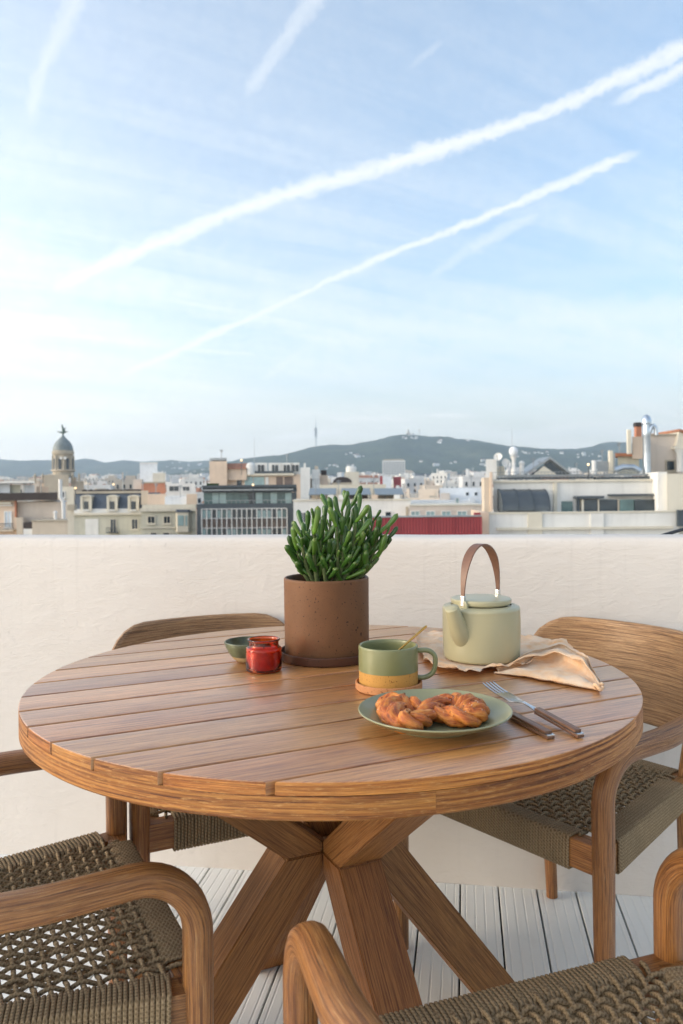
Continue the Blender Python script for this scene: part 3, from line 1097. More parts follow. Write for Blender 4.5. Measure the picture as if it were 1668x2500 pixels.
def roof_lamp(x, y, D, label, r=0.22):
    p = at(x, y, D)
    o = empty('roof_lamp', (p.x, D, p.z - r - 1.2))
    tag(o, label, 'lamp', 'lit lamps on the rooftops')
    r *= 0.6
    b = MB()
    b.lathe([(0.0, -r), (r * 0.7, -r * 0.7), (r, 0), (r * 0.7, r * 0.7), (0, r)], 12, (0, 0, r + 1.2))
    b.build('globe', 'lamp_glow', o, smooth=180)
    b = MB()
    b.tube([(0, 0, -1.5), (0, 0, 1.25)], 0.05, 6)
    b.build('post', 'dark_metal', o)


# --- peach house with dark roof, left edge
def left_house():
    D = 70
    r = broot('peach_house', 'peach house with long dark flat roof and tall white pipe at left edge', 80, D)
    fb(r, 'wall', (-150, 40, 1221, None), D, 10, 'wall_peach')
    fb(r, 'wall', (40, 163, 1225, None), D + 0.4, 10, 'wall_beige')
    fb(r, 'roof', (-150, 145, 1204, 1222), D, 10.2, 'dark_roof', proud=0.5)
    fb(r, 'cornice', (-150, 30, 1227, 1231), D, 0.1, 'wall_cream', proud=0.35)
    fb(r, 'cornice', (-150, 32, 1233.5, 1236), D, 0.1, 'wall_white', proud=0.22)
    fb(r, 'downpipe', (37, 40.5, 1222, 1262), D, 0.1, 'wall_brick', proud=0.15)
    w = window(r, (13, 27, 1250, 1286), D, 'frame_white', 'bright_pane', mull=1)
    fb(r, 'balcony_slab', (-40, 42, 1292, 1296), D, 0.1, 'wall_sand', proud=1.0)
    b = MB()
    x0, x1, y, z0, z1 = lb((-40, 42, 1278, 1292), D, r)
    k = x0
    while k < x1:
        b.box(k, k + 0.03, y - 0.98, y - 0.95, z0, z1)
        k += 0.14
    b.box(x0, x1, y - 1.0, y - 0.93, z1, z1 + 0.05)
    b.build('balcony_railing', 'dark_metal', r)
    fb(r, 'buttress', (40, 55, 1264, None), D - 2, 2.2, 'wall_sand')
    fb(r, 'parapet', (78, 165, 1272, None), D - 3, 3, 'wall_sand')
    fb(r, 'coping', (76, 166, 1269, 1272), D - 3, 3.2, 'wall_stone', proud=0.15)
    fb(r, 'vent_box', (57, 78, 1276, 1289), D - 2.5, 2, 'dark_roof')
    fb(r, 'vent_box', (57, 79, 1291, None), D - 2.6, 2, 'wall_white')
    b = MB()
    p = lambda x, y: lpx(r, x, y, D - 0.9)
    b.tube([p(147, 1170), p(147, 1215), p(154, 1224), p(155, 1270)], 0.17, 10)
    b.build('flue_pipe', 'frame_white', r, smooth=40)
    b = MB()
    b.lathe([(0.13, 0), (0.13, 0.55), (0.2, 0.56), (0.2, 0.62), (0.0, 0.75)], 10, tuple(lpx(r, 135, 1268, D - 2)))
    b.build('chimney_pot', 'frame_white', r, smooth=40)
    for k, (x0, x1, y0, mt) in enumerate(((-80, -8, 1176, 'wall_white'), (-8, 24, 1180, 'wall_blue_white'), (24, 50, 1184, 'wall_olive_cream'), (60, 84, 1184, 'wall_blue_white'), (88, 118, 1188, 'wall_peach'))):
        fb(r, 'penthouse', (x0, x1, y0, 1204), D + 4 + k * 0.2, 4, mt)
    fb(r, 'penthouse_roof', (-90, 84, 1175, 1180), D + 3.4, 6, 'wall_white')
    r2 = broot('narrow_house', 'narrow cream house between dark flat roof and slate mansard', 168, 95)
    fb(r2, 'wall', (151, 180, 1188, None), 95, 9, 'wall_cream')
    fb(r2, 'chimney', (164, 181, 1232, 1246), 94, 0.9, 'wall_stone')
    window(r2, (153, 157, 1201, 1214), 95, glass='pane_glass', mull=0)


left_house()


# --- slate mansard
def mansard():
    D = 120
    r = broot('mansard_house', 'cream house with blue slate mansard roof and three pedimented dormers', 262, D)
    fb(r, 'wall', (165, 346, 1243, None), D, 11, 'wall_olive_cream')
    fb(r, 'cornice', (166, 347, 1252, 1257), D, 0.1, 'wall_cream', proud=0.5)
    fb(r, 'frieze', (172, 347, 1242, 1252), D, 0.1, 'wall_white', proud=0.25)
    x0, x1, y, z0, z1 = lb((179, 358, 1204, 1243), D, r)
    b = MB()
    b.prism([(y - 0.02, z0), (y + 1.1, z1), (y + 9, z1), (y + 10.4, z0)], x0, x1, (1, 2, 0))
    b.build('roof', 'slate', r)
    fb(r, 'roof_coping', (177, 361, 1199, 1204.5), D + 1.0, 9, 'wall_stone', proud=0.2)
    fb(r, 'roof_coping', (200, 345, 1195, 1200), D + 2.0, 5, 'dark_roof')
    s = D / FPX
    for (xa, xb) in ((199, 226), (263, 289), (314, 341)):
        xm = (xa + xb) / 2
        x0, x1, y, z0, z1 = lb((xa, xb, 1213, 1247), D, r)
        b = MB()
        b.box(x0 + 0.15, x1 - 0.15, y - 0.45, y + 1.6, z0, z1)
        b.box(x0, x0 + 0.35, y - 0.6, y - 0.4, z0, z1)
        b.box(x1 - 0.35, x1, y - 0.6, y - 0.4, z0, z1)
        zt = lpx(r, xm, 1208, D).z
        b.prism([(x0 - 0.1, z1), (x1 + 0.1, z1), (x1 - 0.3, z1 + (zt - z1) * 0.7), ((x0 + x1) / 2, zt), (x0 + 0.3, z1 + (zt - z1) * 0.7)], y - 0.7, y + 1.5, (0, 2, 1))
        d = b.build('dormer', 'wall_cream', r)
        px0, px1, py, pz0, pz1 = lb((xm - 5.5, xm + 5.5, 1224, 1243), D, r)
        MB().box(px0, px1, y - 0.5, y - 0.42, pz0, pz1).build('pane', 'pane_glass', d)
        MB().box(px0 - 0.15, px1 + 0.15, y - 0.78, y - 0.46, pz0 - 0.25, pz0 - 0.05).build('sill', 'wall_white', d)
    window(r, (270, 283, 1268, 1300), D, 'wall_cream', mull=1, fw=0.12)
    window(r, (322, 335.5, 1268, 1291), D, 'wall_cream', mull=1, fw=0.12)
    fb(r, 'patch_panel', (208, 240, 1267, None), D, 0.05, 'wall_white', proud=0.06)
    x0, x1, y, z0, z1 = lb((262, 290, 1288, 1299), D, r)
    b = MB()
    k = x0
    while k < x1:
        b.box(k, k + 0.04, y - 0.7, y - 0.66, z0, z1)
        k += 0.16
    b.box(x0, x1, y - 0.72, y - 0.64, z1, z1 + 0.06)
    b.box(x0, x1, y - 0.75, y, z0 - 0.1, z0)
    b.build('balcony', 'dark_metal', r)
    fb(r, 'downpipe', (165, 168, 1243, None), D, 0.1, 'wall_brick', proud=0.3)


mansard()


def cream_house():
    D = 112
    r = broot('cream_house', 'low cream house with bay window beside the dark glass building', 412, D)
    fb(r, 'wall', (345, 478, 1247, None), D, 10, 'wall_olive_cream')
    fb(r, 'cornice', (343, 480, 1240, 1248), D, 10, 'wall_cream', proud=0.5)
    fb(r, 'parapet', (347, 478, 1232, 1241), D, 0.5, 'wall_cream', proud=0.1)
    fb(r, 'string_course', (345, 429, 1287, 1290), D, 0.1, 'wall_cream', proud=0.2)
    fb(r, 'string_course', (468, 478, 1287, 1290), D, 0.1, 'wall_cream', proud=0.2)
    for a in ((361, 377), (400, 415)):
        window(r, (a[0], a[1], 1261, 1277), D, 'wall_cream', mull=1, fw=0.12)
    for a in ((368, 382), (398, 413)):
        window(r, (a[0], a[1], 1301, 1312), D, 'wall_cream', mull=0)
    x0, x1, y, z0, z1 = lb((429, 468, 1250, 1298), D, r)
    b = MB()
    b.prism([(x0, y), (x0 + 0.35, y - 0.8), (x1 - 0.35, y - 0.8), (x1, y)], z0, z1, (0, 1, 2))
    bay = b.build('bay', 'wall_cream', r)
    b = MB()
    b.prism([(x0 - 0.1, y), (x0 + 0.3, y - 0.95), (x1 - 0.3, y - 0.95), (x1 + 0.1, y)], z1, z1 + 0.35, (0, 1, 2))
    b.build('bay_roof', 'slate', r)
    for a in ((437, 451), (455, 459.5)):
        q = lb((a[0], a[1], 1258, 1283), D, r)
        MB().box(q[0], q[1], y - 0.84, y - 0.78, q[3], q[4]).build('pane', 'pane_pale', bay)
    # roof huts
    fb(r, 'roof_hut', (360, 405, 1206, 1232), D + 4, 4, 'wall_peach')
    fb(r, 'roof_hut', (402, 457, 1212, 1233), D + 3, 5, 'wall_blue_white')
    fb(r, 'roof_hut', (455, 481, 1206, 1240), D + 2, 5, 'wall_peach')
    fb(r, 'roof_hut', (344, 362, 1198, 1232), D + 5, 3, 'wall_sand')


cream_house()


# --- dark modern block
def dark_block():
    D = 105
    r = broot('dark_glass_building', 'modern dark grey building with glazed top floor and vertical white fins', 600, D)
    fb(r, 'wall', (480, 716, 1230, None), D, 14, 'dark_metal')
    fb(r, 'roof_slab', (494, 724, 1184, 1190), D + 0.4, 13, 'dark_metal', proud=0.4)
    fb(r, 'roof_edge', (497, 716, 1194, 1197.5), D + 0.1, 0.3, 'grey_metal', proud=0.3)
    fb(r, 'fascia', (494, 724, 1190, 1202), D + 0.5, 0.6, 'dark_metal')
    fb(r, 'glazed_floor', (497, 712, 1201, 1231), D + 1.2, 10, 'teal_glass')
    for i in range(12):
        xa = 500 + i * 17.8
        fb(r, 'pane', (xa, xa + 15.8, 1203, 1229), D + 1.1, 0.09, random.choice(['pane_glass', 'teal_glass', 'pane_pale', 'teal_glass']))
    fb(r, 'corner_post', (712, 724, 1202, 1231), D + 0.5, 10, 'dark_metal')
    x0, x1, y, z0, z1 = lb((497, 712, 1222, 1230), D, r)
    b = MB()
    k = x0
    while k < x1:
        b.box(k, k + 0.04, y + 0.2, y + 0.24, z0, z1)
        k += 0.6
    b.box(x0, x1, y + 0.18, y + 0.26, z1, z1 + 0.06)
    b.build('railing', 'grey_metal', r)
    for i in range(17):
        xa = 491 + i * 12.25
        rows = [(1244, 1264), (1290, 1306), (1313, 1333)]
        for j, (ya, yb) in enumerate(rows):
            fb(r, 'pane', (xa + 2.2, xa + 10.6, ya + 2, yb), D - 0.04, 0.05, random.choice(['pane_pale', 'pane_pale', 'teal_glass', 'pane_glass']) if not (7 <= i <= 10 and j == 0) else 'pane_glass')
        fb(r, 'spandrel', (xa + 2.0, xa + 10.9, 1268, 1288), D - 0.03, 0.04, 'spandrel')
        fb(r, 'fin', (xa, xa + 2.0, 1242, 1345), D - 0.4, 0.41, 'frame_white')
    fb(r, 'fin', (491 + 17 * 12.25, 493 + 17 * 12.25, 1242, 1345), D - 0.4, 0.41, 'frame_white')
    for y_ in (1242, 1265, 1288.6, 1308):
        fb(r, 'transom', (491, 700, y_ - 0.9, y_ + 0.9), D - 0.2, 0.21, 'frame_white')


dark_block()


def peach_block():
    D = 165
    r = broot('peach_penthouse_block', 'peach apartment block with white dormers behind the dark glass building', 620, D)
    fb(r, 'wall', (512, 742, 1158, None), D + 0.5, 14, 'wall_peach')
    fb(r, 'stair_tower', (511, 554, 1126, 1188), D - 1, 7, 'wall_peach')
    fb(r, 'tower_cap', (512, 553, 1118, 1124), D - 0.6, 5, 'grey_metal')
    for x in (516, 530, 548):
        fb(r, 'cap_post', (x, x + 2.5, 1123, 1127), D - 0.5, 0.4, 'dark_metal')
    x0, x1, y, z0, z1 = lb((548, 602, 1130, 1145), D, r)
    MB().prism([(y - 0.8, z0), (y + 3, z1), (y + 6, z0)], x0, x1, (1, 2, 0)).build('tile_roof', 'tile_roof', r)
    fb(r, 'upper_wall', (554, 602, 1144, 1172), D - 0.3, 6, 'wall_peach')
    b = MB()
    p = lpx(r, 611, 1156, D)
    b.lathe([(1.0, -0.2), (1.0, 1.4), (0.85, 1.9), (0.5, 2.25), (0, 2.35)], 14, (p.x, p.y + 0.6, p.z))
    b.build('water_tank', 'wall_white', r, smooth=40)
    for a in ((622, 655), (655, 690), (686, 716), (711, 734)):
        fb(r, 'dormer', (a[0], a[1] - 3, 1130, 1153), D + 0.6, 3, 'wall_white')
        q = (a[0] + a[1]) / 2
        fb(r, 'pane', (q - 9, q - 3, 1135, 1151), D + 0.5, 0.09, 'pane_glass')
        fb(r, 'pane', (q - 1, q + 6, 1135, 1151), D + 0.5, 0.09, 'pane_glass')
    fb(r, 'terrace_rail', (600, 716, 1150, 1156), D + 0.1, 0.08, 'dark_metal')
    fb(r, 'cornice', (572, 718, 1156, 1161), D + 0.4, 0.3, 'wall_cream', proud=0.6)
    for a, m in (((578, 590), 'pane_glass'), ((597, 617), 'pane_pale'), ((619, 645), 'pane_pale'), ((648, 655), 'frame_white'), ((674, 690), 'spandrel'), ((694, 714), 'spandrel')):
        fb(r, 'pane', (a[0], a[1], 1164, 1184), D + 0.4, 0.12, m)
    fb(r, 'planter', (504, 532, 1180, 1186), D - 14, 1.0, 'forest')
    r2 = broot('slim_white_house', 'tall slim white house with stepped gable wall in front of the hill', 745, 132)
    fb(r2, 'wall', (733, 757, 1141, None), 132, 10, 'wall_white')
    fb(r2, 'wall', (761, 780, 1146, None), 133, 9, 'wall_white')
    fb(r2, 'recess_wall', (757, 761, 1168, None), 134, 8, 'wall_stone')
    fb(r2, 'chimney', (741, 746, 1131, 1142), 132.5, 0.7, 'wall_white')
    fb(r2, 'chimney', (768, 776, 1138, 1147), 133.5, 0.8, 'wall_sand')
    fb(r2, 'side_wall', (779, 800, 1160, None), 135, 9, 'wall_peach')
    fb(r2, 'roof_tank', (783, 797, 1148, 1161), 136, 2, 'dark_roof')


peach_block()


def white_block():
    D = 96
    r = broot('white_roof_terrace_house', 'long white house with three slanted grey panel awnings on its roof', 860, D)
    fb(r, 'wall', (716, 1003, 1222, None), D, 9, 'wall_white')
    fb(r, 'coping', (714, 1004, 1219, 1222.5), D, 9.2, 'wall_cream', proud=0.12)
    window(r, (733, 745.5, 1252, 1276), D, mull=1, glass='pane_glass')
    window(r, (941, 954, 1250, 1261), D, mull=0, glass='pane_glass')
    fb(r, 'pipe', (990.5, 995.5, 1237, 1259), D, 0.05, 'wall_stone', proud=0.12)
    fb(r, 'roof_wall', (780, 942, 1183, 1222), D + 7, 1.2, 'wall_cream')
    for (xa, xb) in ((752, 820), (833, 906), (917, 988)):
        x0, x1, y, z0, z1 = lb((xa, xb, 1194, 1209), D, r)
        b = MB()
        b.prism([(y + 1.2, z0), (y + 1.2, z0 + 0.1), (y + 5.0, z1 + 0.1), (y + 5.0, z1)], x0, x1, (1, 2, 0))
        b.build('awning_panel', 'solar', r)
        zb = lb((xa, xb, 1209, 1220), D, r)[3]
        for xk in np.linspace(x0 + 0.1, x1 - 0.15, 4):
            MB().box(xk, xk + 0.07, y + 1.25, y + 1.32, zb, z0).build('awning_post', 'dark_metal', r)
        MB().box(x0 + 0.3, x1 - 0.3, y + 3.6, y + 4.6, zb, z0 + 0.35).build('terrace_hut', random.choice(['wall_stone', 'spandrel', 'wall_sand']), r)
    for xa in (800, 826, 908, 962):
        fb(r, 'roof_box', (xa, xa + 14, 1208, 1221), D + 0.8, 1.0, random.choice(['wall_cream', 'wall_white', 'wall_peach']))
    r2 = broot('blue_white_house', 'bright bluish white house with two small square windows above the red wall', 1110, 128)
    fb(r2, 'wall', (1073, 1184, 1191, None), 128, 9, 'wall_blue_white')
    fb(r2, 'lower_wall', (1003, 1184, 1221, None), 124, 3.5, 'wall_blue_white')
    fb(r2, 'low_wall', (1075, 1098, 1204, 1222), 126, 1.6, 'wall_beige')
    for a in ((1137, 1144), (1158, 1165)):
        window(r2, (a[0], a[1], 1202, 1209.5), 128, mull=0, frame='wall_blue_white', sill=False)
    window(r2, (1113, 1119, 1217, 1231), 124, mull=0, glass='pane_pale', sill=False)
    fb(r2, 'door_panel', (1145, 1160, 1216, 1233), 124, 0.1, 'wall_blue_white', proud=0.3)
    r3 = broot('beige_house', 'low beige house with a row of four pale windows above the red wall', 1085, 90)
    fb(r3, 'wall', (1000, 1186, 1234, None), 90, 9, 'wall_beige')
    fb(r3, 'coping', (999, 1187, 1232, 1234.6), 90, 9, 'wall_cream', proud=0.1)
    for a in ((1004, 1023), (1041, 1060), (1079, 1099), (1117, 1138), (1156, 1172)):
        window(r3, (a[0], a[1], 1249, 1258), 90, mull=1, glass='pane_pale', frame='wall_white')


white_block()


def red_wall():
    D = 58
    r = tag(empty('red_metal_wall', (at(1050, 1200, D).x, D, GZ)), 'dark red ribbed metal wall between the succulent and the white building', 'wall')
    x0, x1, y, z0, z1 = lb((905, 1173, 1262, 1400), D, r)
    prof = []
    k = x0
    i = 0
    while k < x1:
        prof += [(k, y), (k + 0.10, y), (k + 0.13, y - 0.05), (k + 0.19, y - 0.05)]
        k += 0.22
    prof += [(x1, y), (x1, y + 0.2), (x0, y + 0.2)]
    MB().prism(prof, GZ + 0.05 - GZ, z1, (0, 1, 2)).build('sheeting', 'red_metal', r)
    fb(r, 'coping', (904, 1174, 1259, 1262.5), D, 0.4, 'grey_metal', proud=0.12)
    fb(r, 'end_cap', (1158, 1173, 1251.5, 1259.5), D + 0.3, 0.4, 'red_metal')
    for a in (975, 1042, 1108):
        fb(r, 'sheet_joint', (a, a + 0.9, 1263, 1310), D - 0.05, 0.06, 'red_metal', proud=0.03)


red_wall()


# --- big white building on the right with roof plant
def right_building():
    D = 60
    r = broot('white_rooftop_building', 'big stained white building with barrel shaped dark canopy and glazed terrace at right', 1420, D)
    fb(r, 'wall', (1194, 1657, 1252, None), D, 10, 'wall_white')
    fb(r, 'coping', (1193, 1658, 1249, 1252.5), D, 0.5, 'wall_cream', proud=0.1)
    fb(r, 'ledge', (1212, 1640, 1286, 1292), D, 0.05, 'wall_cream', proud=0.32)
    fb(r, 'bay_front', (1288, 1322, 1254, None), D, 0.05, 'wall_cream', proud=0.18)
    fb(r, 'bay_front', (1440, 1472, 1254, None), D, 0.05, 'wall_white', proud=0.18)
    fb(r, 'corner_pier', (1173, 1193.5, 1251, None), D - 0.3, 8, 'wall_peach')
    fb(r, 'upper_wall', (1204, 1608, 1175, 1251), D + 3.2, 7, 'wall_white')
    fb(r, 'wall_cap', (1203, 1609, 1171, 1176), D + 3.0, 7.4, 'wall_cream')
    fb(r, 'chimney_stack', (1182, 1197, 1166, 1252), D + 2.5, 1.2, 'wall_sand')
    fb(r, 'flue_pipe', (1196.5, 1202.5, 1152, 1249), D + 2.3, 0.2, 'wall_peach')
    # barrel canopy of three curved metal sheets
    for k in range(3):
        xa, xb = 1236.5 + k * 38.2, 1236.5 + k * 38.2 + 36.4
        x0, x1, y, z0, z1 = lb((xa, xb, 1195, 1248), D, r)
        h = z1 - z0
        arc = [(y + 2.9 - 1.9 * math.sin(a), z0 + h * math.cos(a) ** 0.9 if a < PI / 2 - 1e-3 else z0) for a in np.linspace(0, PI / 2, 12)]
        poly = arc + [(y + 2.9, z0)]
        MB().prism(poly, x0, x1, (1, 2, 0)).build('canopy_sheet', 'canopy_metal', r, smooth=30)
    for xa in (1233, 1273.2, 1311.4, 1349.6):
        x0, x1, y, z0, z1 = lb((xa, xa + 3.0, 1193.5, 1249), D, r)
        h = z1 - z0
        arc = [(y + 2.95 - 2.0 * math.sin(a), z0 + h * max(0, math.cos(a)) ** 0.9) for a in np.linspace(0, PI / 2, 12)]
        MB().prism(arc + [(y + 2.95, z0)], x0, x1, (1, 2, 0)).build('canopy_rib', 'dark_metal', r)
    # terrace glazing
    fb(r, 'glass_door', (1371, 1398, 1224, 1249), D + 3.1, 0.15, 'teal_glass')
    fb(r, 'door_post', (1409, 1415, 1213, 1250), D + 2.6, 0.3, 'dark_metal')
    for (a, b_, m) in ((1420, 1425, 'wall_cream'), (1426, 1458, 'pane_glass'), (1459.5, 1462.5, 'wall_cream'), (1464, 1507, 'pane_glass'), (1508, 1512, 'wall_stone'), (1513, 1547, 'teal_glass'), (1549, 1603, 'pane_glass'), (1604, 1640, 'pane_glass')):
        fb(r, 'pane', (a, b_, 1219.5, 1248), D + 2.5, 0.6, m)
    fb(r, 'lintel', (1408, 1475, 1211, 1217), D + 2.2, 1.0, 'dark_metal')
    fb(r, 'awning_box', (1489, 1603, 1206, 1211), D + 2.6, 0.6, 'dark_metal')
    fb(r, 'pilaster', (1352, 1360, 1178, 1250), D + 3.0, 0.25, 'wall_cream')
    # right hand part
    fb(r, 'end_block', (1606, 1629, 1152, 1252), D + 1.5, 5, 'wall_white')
    fb(r, 'end_wall', (1629, 1760, 1156, None), D + 1.0, 6, 'wall_cream')
    fb(r, 'side_gate', (1655, 1700, 1245, 1285), D - 0.5, 0.3, 'dark_metal')
    # roof plant
    fb(r, 'roof_duct', (1216, 1601, 1158, 1163), D + 4.5, 0.8, 'grey_metal')
    fb(r, 'roof_duct', (1216, 1450, 1164.5, 1170), D + 4.2, 0.8, 'dark_metal')
    fb(r, 'roof_duct', (1455, 1601, 1163.5, 1171), D + 4.0, 0.8, 'dark_metal')
    x0, x1, y, z0, z1 = lb((1216, 1601, 1150, 1170), D, r)
    b = MB()
    for k in np.linspace(x0, x1, 44):
        b.box(k, k + 0.025, y + 3.6, y + 3.63, z0, z1)
    b.box(x0, x1, y + 3.58, y + 3.65, z1, z1 + 0.04)
    b.build('roof_railing', 'grey_metal', r)
    fb(r, 'roof_hut', (1186, 1213, 1121, 1171), D + 5.2, 3, 'wall_white')
    fb(r, 'roof_hut', (1213, 1232, 1138, 1160), D + 6, 2, 'wall_cream')
    # gable skylight
    x0, x1, y, z0, z1 = lb((1326, 1444, 1114, 1156), D, r)
    xm = lpx(r, 1389.5, 1114, D).x
    yf, yb = y + 5.5, y + 9.2
    ridge_ = MB()
    t = 0.16
    for (xa, za) in ((x0, z0), (x1, z0)):
        dx, dz = xm - xa, z1 - za
        L = math.hypot(dx, dz)
        nx, nz = -dz / L * t, abs(dx) / L * t
        ridge_.prism([(xa, za), (xm, z1), (xm, z1 + t * 1.2), (xa + (nx if dx > 0 else -nx), za + nz)], yf, yb, (0, 2, 1))
    ridge_.build('gable_roof', 'grey_metal', r)
    xl = x0 + (xm - x0) * 0.10
    MB().prism([(x0 + 0.35, z0), (x1 - 0.35, z0), (xm, z1 - 0.22)], yf + 0.2, yf + 0.35, (0, 2, 1)).build('gable_glass', 'dark_metal', r)
    q = lb((1345, 1408, 1133, 1156), D, r)
    MB().prism([(q[0], z0), (q[1], z0), ((q[0] + q[1]) / 2 - 0.1, q[4])], yf + 0.05, yf + 0.19, (0, 2, 1)).build('gable_panel', 'wall_cream', r)
    # ducts, boxes
    b = MB()
    b.tube([lpx(r, 1450, 1158, D + 6), lpx(r, 1450, 1124, D + 6)], 0.2, 12)
    b.build('flue_pipe', 'frame_white', r, smooth=40)
    fb(r, 'plant_box', (1457, 1489, 1126, 1150), D + 6.5, 2, 'grey_metal')
    fb(r, 'plant_box', (1489, 1496, 1100, 1156), D + 6.2, 0.5, 'wall_cream')
    fb(r, 'plant_box', (1498, 1502, 1106, 1156), D + 6.0, 0.4, 'grey_metal')
    fb(r, 'plant_room', (1508, 1560, 1114, 1158), D + 8, 3, 'wall_olive_cream')
    fb(r, 'plant_roof', (1497, 1562, 1106, 1114), D + 7.6, 4, 'tile_roof')
    b = MB()
    p = [lpx(r, x, y, D + 5.6) for x, y in ((1500, 1148), (1520, 1140), (1545, 1140), (1562, 1150))]
    b.tube(p, 0.24, 12)
    b.build('flexible_duct', 'steel_duct', r, smooth=60)
    # orange stack, dark chimney and bright flue
    fb(r, 'brick_stack', (1543, 1569, 1066, 1120), D + 7, 2.2, 'wall_peach')
    fb(r, 'chimney', (1553, 1566.5, 1040, 1067), D + 7.3, 0.5, 'wall_brick')
    fb(r, 'chimney_cap', (1552, 1567.5, 1031, 1041), D + 7.2, 0.6, 'dark_roof')
    fb(r, 'white_flue', (1532.5, 1541, 1049, 1108), D + 6.6, 0.3, 'wall_cream')
    b = MB()
    pc = lpx(r, 1579, 1155, D + 5.8)
    zt = lambda y: lpx(r, 1579, y, D + 5.8).z
    b.lathe([(0.31, zt(1155)), (0.31, zt(1062)), (0.33, zt(1060)), (0.28, zt(1050)), (0.28, zt(1036))], 16, (pc.x, pc.y, 0))
    b.build('steel_flue', 'steel_duct', r, smooth=35)
    b = MB()
    b.lathe([(0.30, zt(1036)), (0.40, zt(1034)), (0.40, zt(1030)), (0.38, zt(1024)), (0.28, zt(1017)), (0.12, zt(1013)), (0, zt(1012))], 16, (pc.x, pc.y, 0))
    b.build('flue_cowl', 'steel_duct', r, smooth=50)
    b = MB()
    b.tube(catmull([lpx(r, x, y, D + 5.7) for x, y in ((1585, 1056), (1590, 1042), (1596, 1040), (1600, 1048), (1602, 1062))], 14), 0.17, 10)
    b.build('bent_flue', 'steel_duct', r, smooth=60)
    # tall beige house behind right edge
    r2 = broot('tall_beige_house', 'tall beige house with one grey window and round cornice pier at right edge', 1630, D + 9)
    fb(r2, 'wall', (1587, 1760, 1062, None), D + 9, 8, 'wall_beige')
    fb(r2, 'coping', (1586, 1650, 1059.5, 1063), D + 9, 8.2, 'wall_stone', proud=0.15)
    window(r2, (1627, 1645, 1126, 1148), D + 9, 'wall_stone', 'pane_glass', mull=0, fw=0.12)
    x0, x1, y, z0, z1 = lb((1645, 1760, 1055, 1092), D + 9, r2)
    MB().prism([(x0, z0), (x1, z0), (x0 + 0.25, z1)], y - 0.5, y + 6, (0, 2, 1)).build('gable', 'wall_cream', r2)
    MB().prism([(x0 + 0.20, z1 + 0.03), (x1, z0 + 0.03), (x1, z0 + 0.30), (x0 + 0.20, z1 + 0.25)], y - 0.7, y + 6, (0, 2, 1)).build('tile_roof', 'tile_roof', r2)
    fb(r2, 'cornice', (1643, 1760, 1089, 1096), D + 8.6, 1.0, 'wall_cream', proud=0.3)
    b = MB()
    p = lpx(r2, 1661, 1150, D + 8.2)
    zt = lambda y: lpx(r2, 1661, y, D + 8.2).z
    b.lathe([(0.32, zt(1152)), (0.32, zt(1106)), (0.42, zt(1102)), (0.48, zt(1097))], 14, (p.x, p.y, 0))
    b.build('pier', 'wall_white', r2, smooth=40)
    # dishes
    for i, (x, y, rr, lab) in enumerate(((1216, 1117, 10.5, 'white round satellite dish standing on the white roof hut'), (1234, 1133, 12.5, 'lower white satellite dish turned towards the hill'))):
        s = (D + 5) / FPX
        o = empty('satellite_dish', at(x, y, D + 5))
        o.rotation_euler = (R_(65), 0, R_(-25 + 50 * i))
        tag(o, lab, 'satellite dish', 'dishes on the white roof')
        b = MB()
        b.lathe([(0.0, 0.0), (rr * s * 0.5, 0.03), (rr * s * 0.85, 0.09), (rr * s, 0.13), (rr * s, 0.15), (rr * s * 0.84, 0.115), (rr * s * 0.5, 0.05), (0, 0.02)], 20)
        b.build('reflector', 'frame_white', o, smooth=50)
        b = MB()
        b.tube([(0, -rr * s, 0.12), (0, 0, 0.45)], 0.02, 6)
        b.build('feed_arm', 'dark_metal', o)
        b = MB()
        b.tube([(0, 0, -0.02), (0, 0, -0.25), (0, -0.9, -0.35)], 0.04, 6)
        b.build('mast', 'grey_metal', o)
    s = (D + 5) / FPX
    o = tag(empty('ball_cowl_flue', at(1254, 1150, D + 5)), 'white flue with big ball cowl beside the satellite dishes', 'chimney')
    b = MB()
    b.lathe([(7 * s, -0.5), (7 * s, 0.2), (5 * s, 0.35), (5 * s, 28 * s), (9 * s, 36 * s)], 14)
    b.build('flue_pipe', 'frame_white', o, smooth=40)
    b = MB()
    b.lathe([(5 * s, 36 * s), (10 * s, 41 * s), (11.3 * s, 48 * s), (10 * s, 54 * s), (6 * s, 58.5 * s), (0, 60 * s)], 16)
    b.build('ball_cowl', 'wall_blue_white', o, smooth=60)
    o = tag(empty('white_flue', at(1274, 1158, D + 5.5)), 'short white chimney pipe left of the gabled skylight', 'chimney')
    b = MB()
    b.lathe([(6 * s, -0.4), (6 * s, 24 * s), (7.5 * s, 25 * s), (7.5 * s, 29 * s), (3 * s, 33 * s), (0, 34 * s)], 12)
    b.build('flue_pipe', 'frame_white', o, smooth=40)


right_building()

roof_lamp(589, 1122, 158, 'lit warm lamp on the peach block stair tower roof', 0.35)
roof_lamp(617.5, 1182, 100, 'lit warm lamp on the dark glass building roof edge', 0.22)
roof_lamp(1436, 1132, 64, 'lit warm lamp at the right foot of the gabled skylight', 0.17)
roof_lamp(184, 1190, 110, 'lit white lamp beside the blue slate mansard roof', 0.25)
roof_lamp(277, 1181, 170, 'lit warm lamp above the middle of the mansard roof', 0.35)


# --- landmarks further out
def aerial(root, x, y0, y1, D):
    a, b_ = lpx(root, x, y0, D), lpx(root, x, y1, D)
    b = MB()
    b.tube([b_, a], 0.028 * D / 60, 5)
    h = a.z - b_.z
    for k in range(4):
        w = (0.5 - 0.07 * k) * h * 0.35
        b.tube([a + Vector((-w, 0.1 * k, -h * (0.04 + 0.07 * k))), a + Vector((w, 0.1 * k, -h * (0.04 + 0.07 * k)))], 0.018 * D / 60, 4)
    b.build('aerial', 'grey_metal', root)


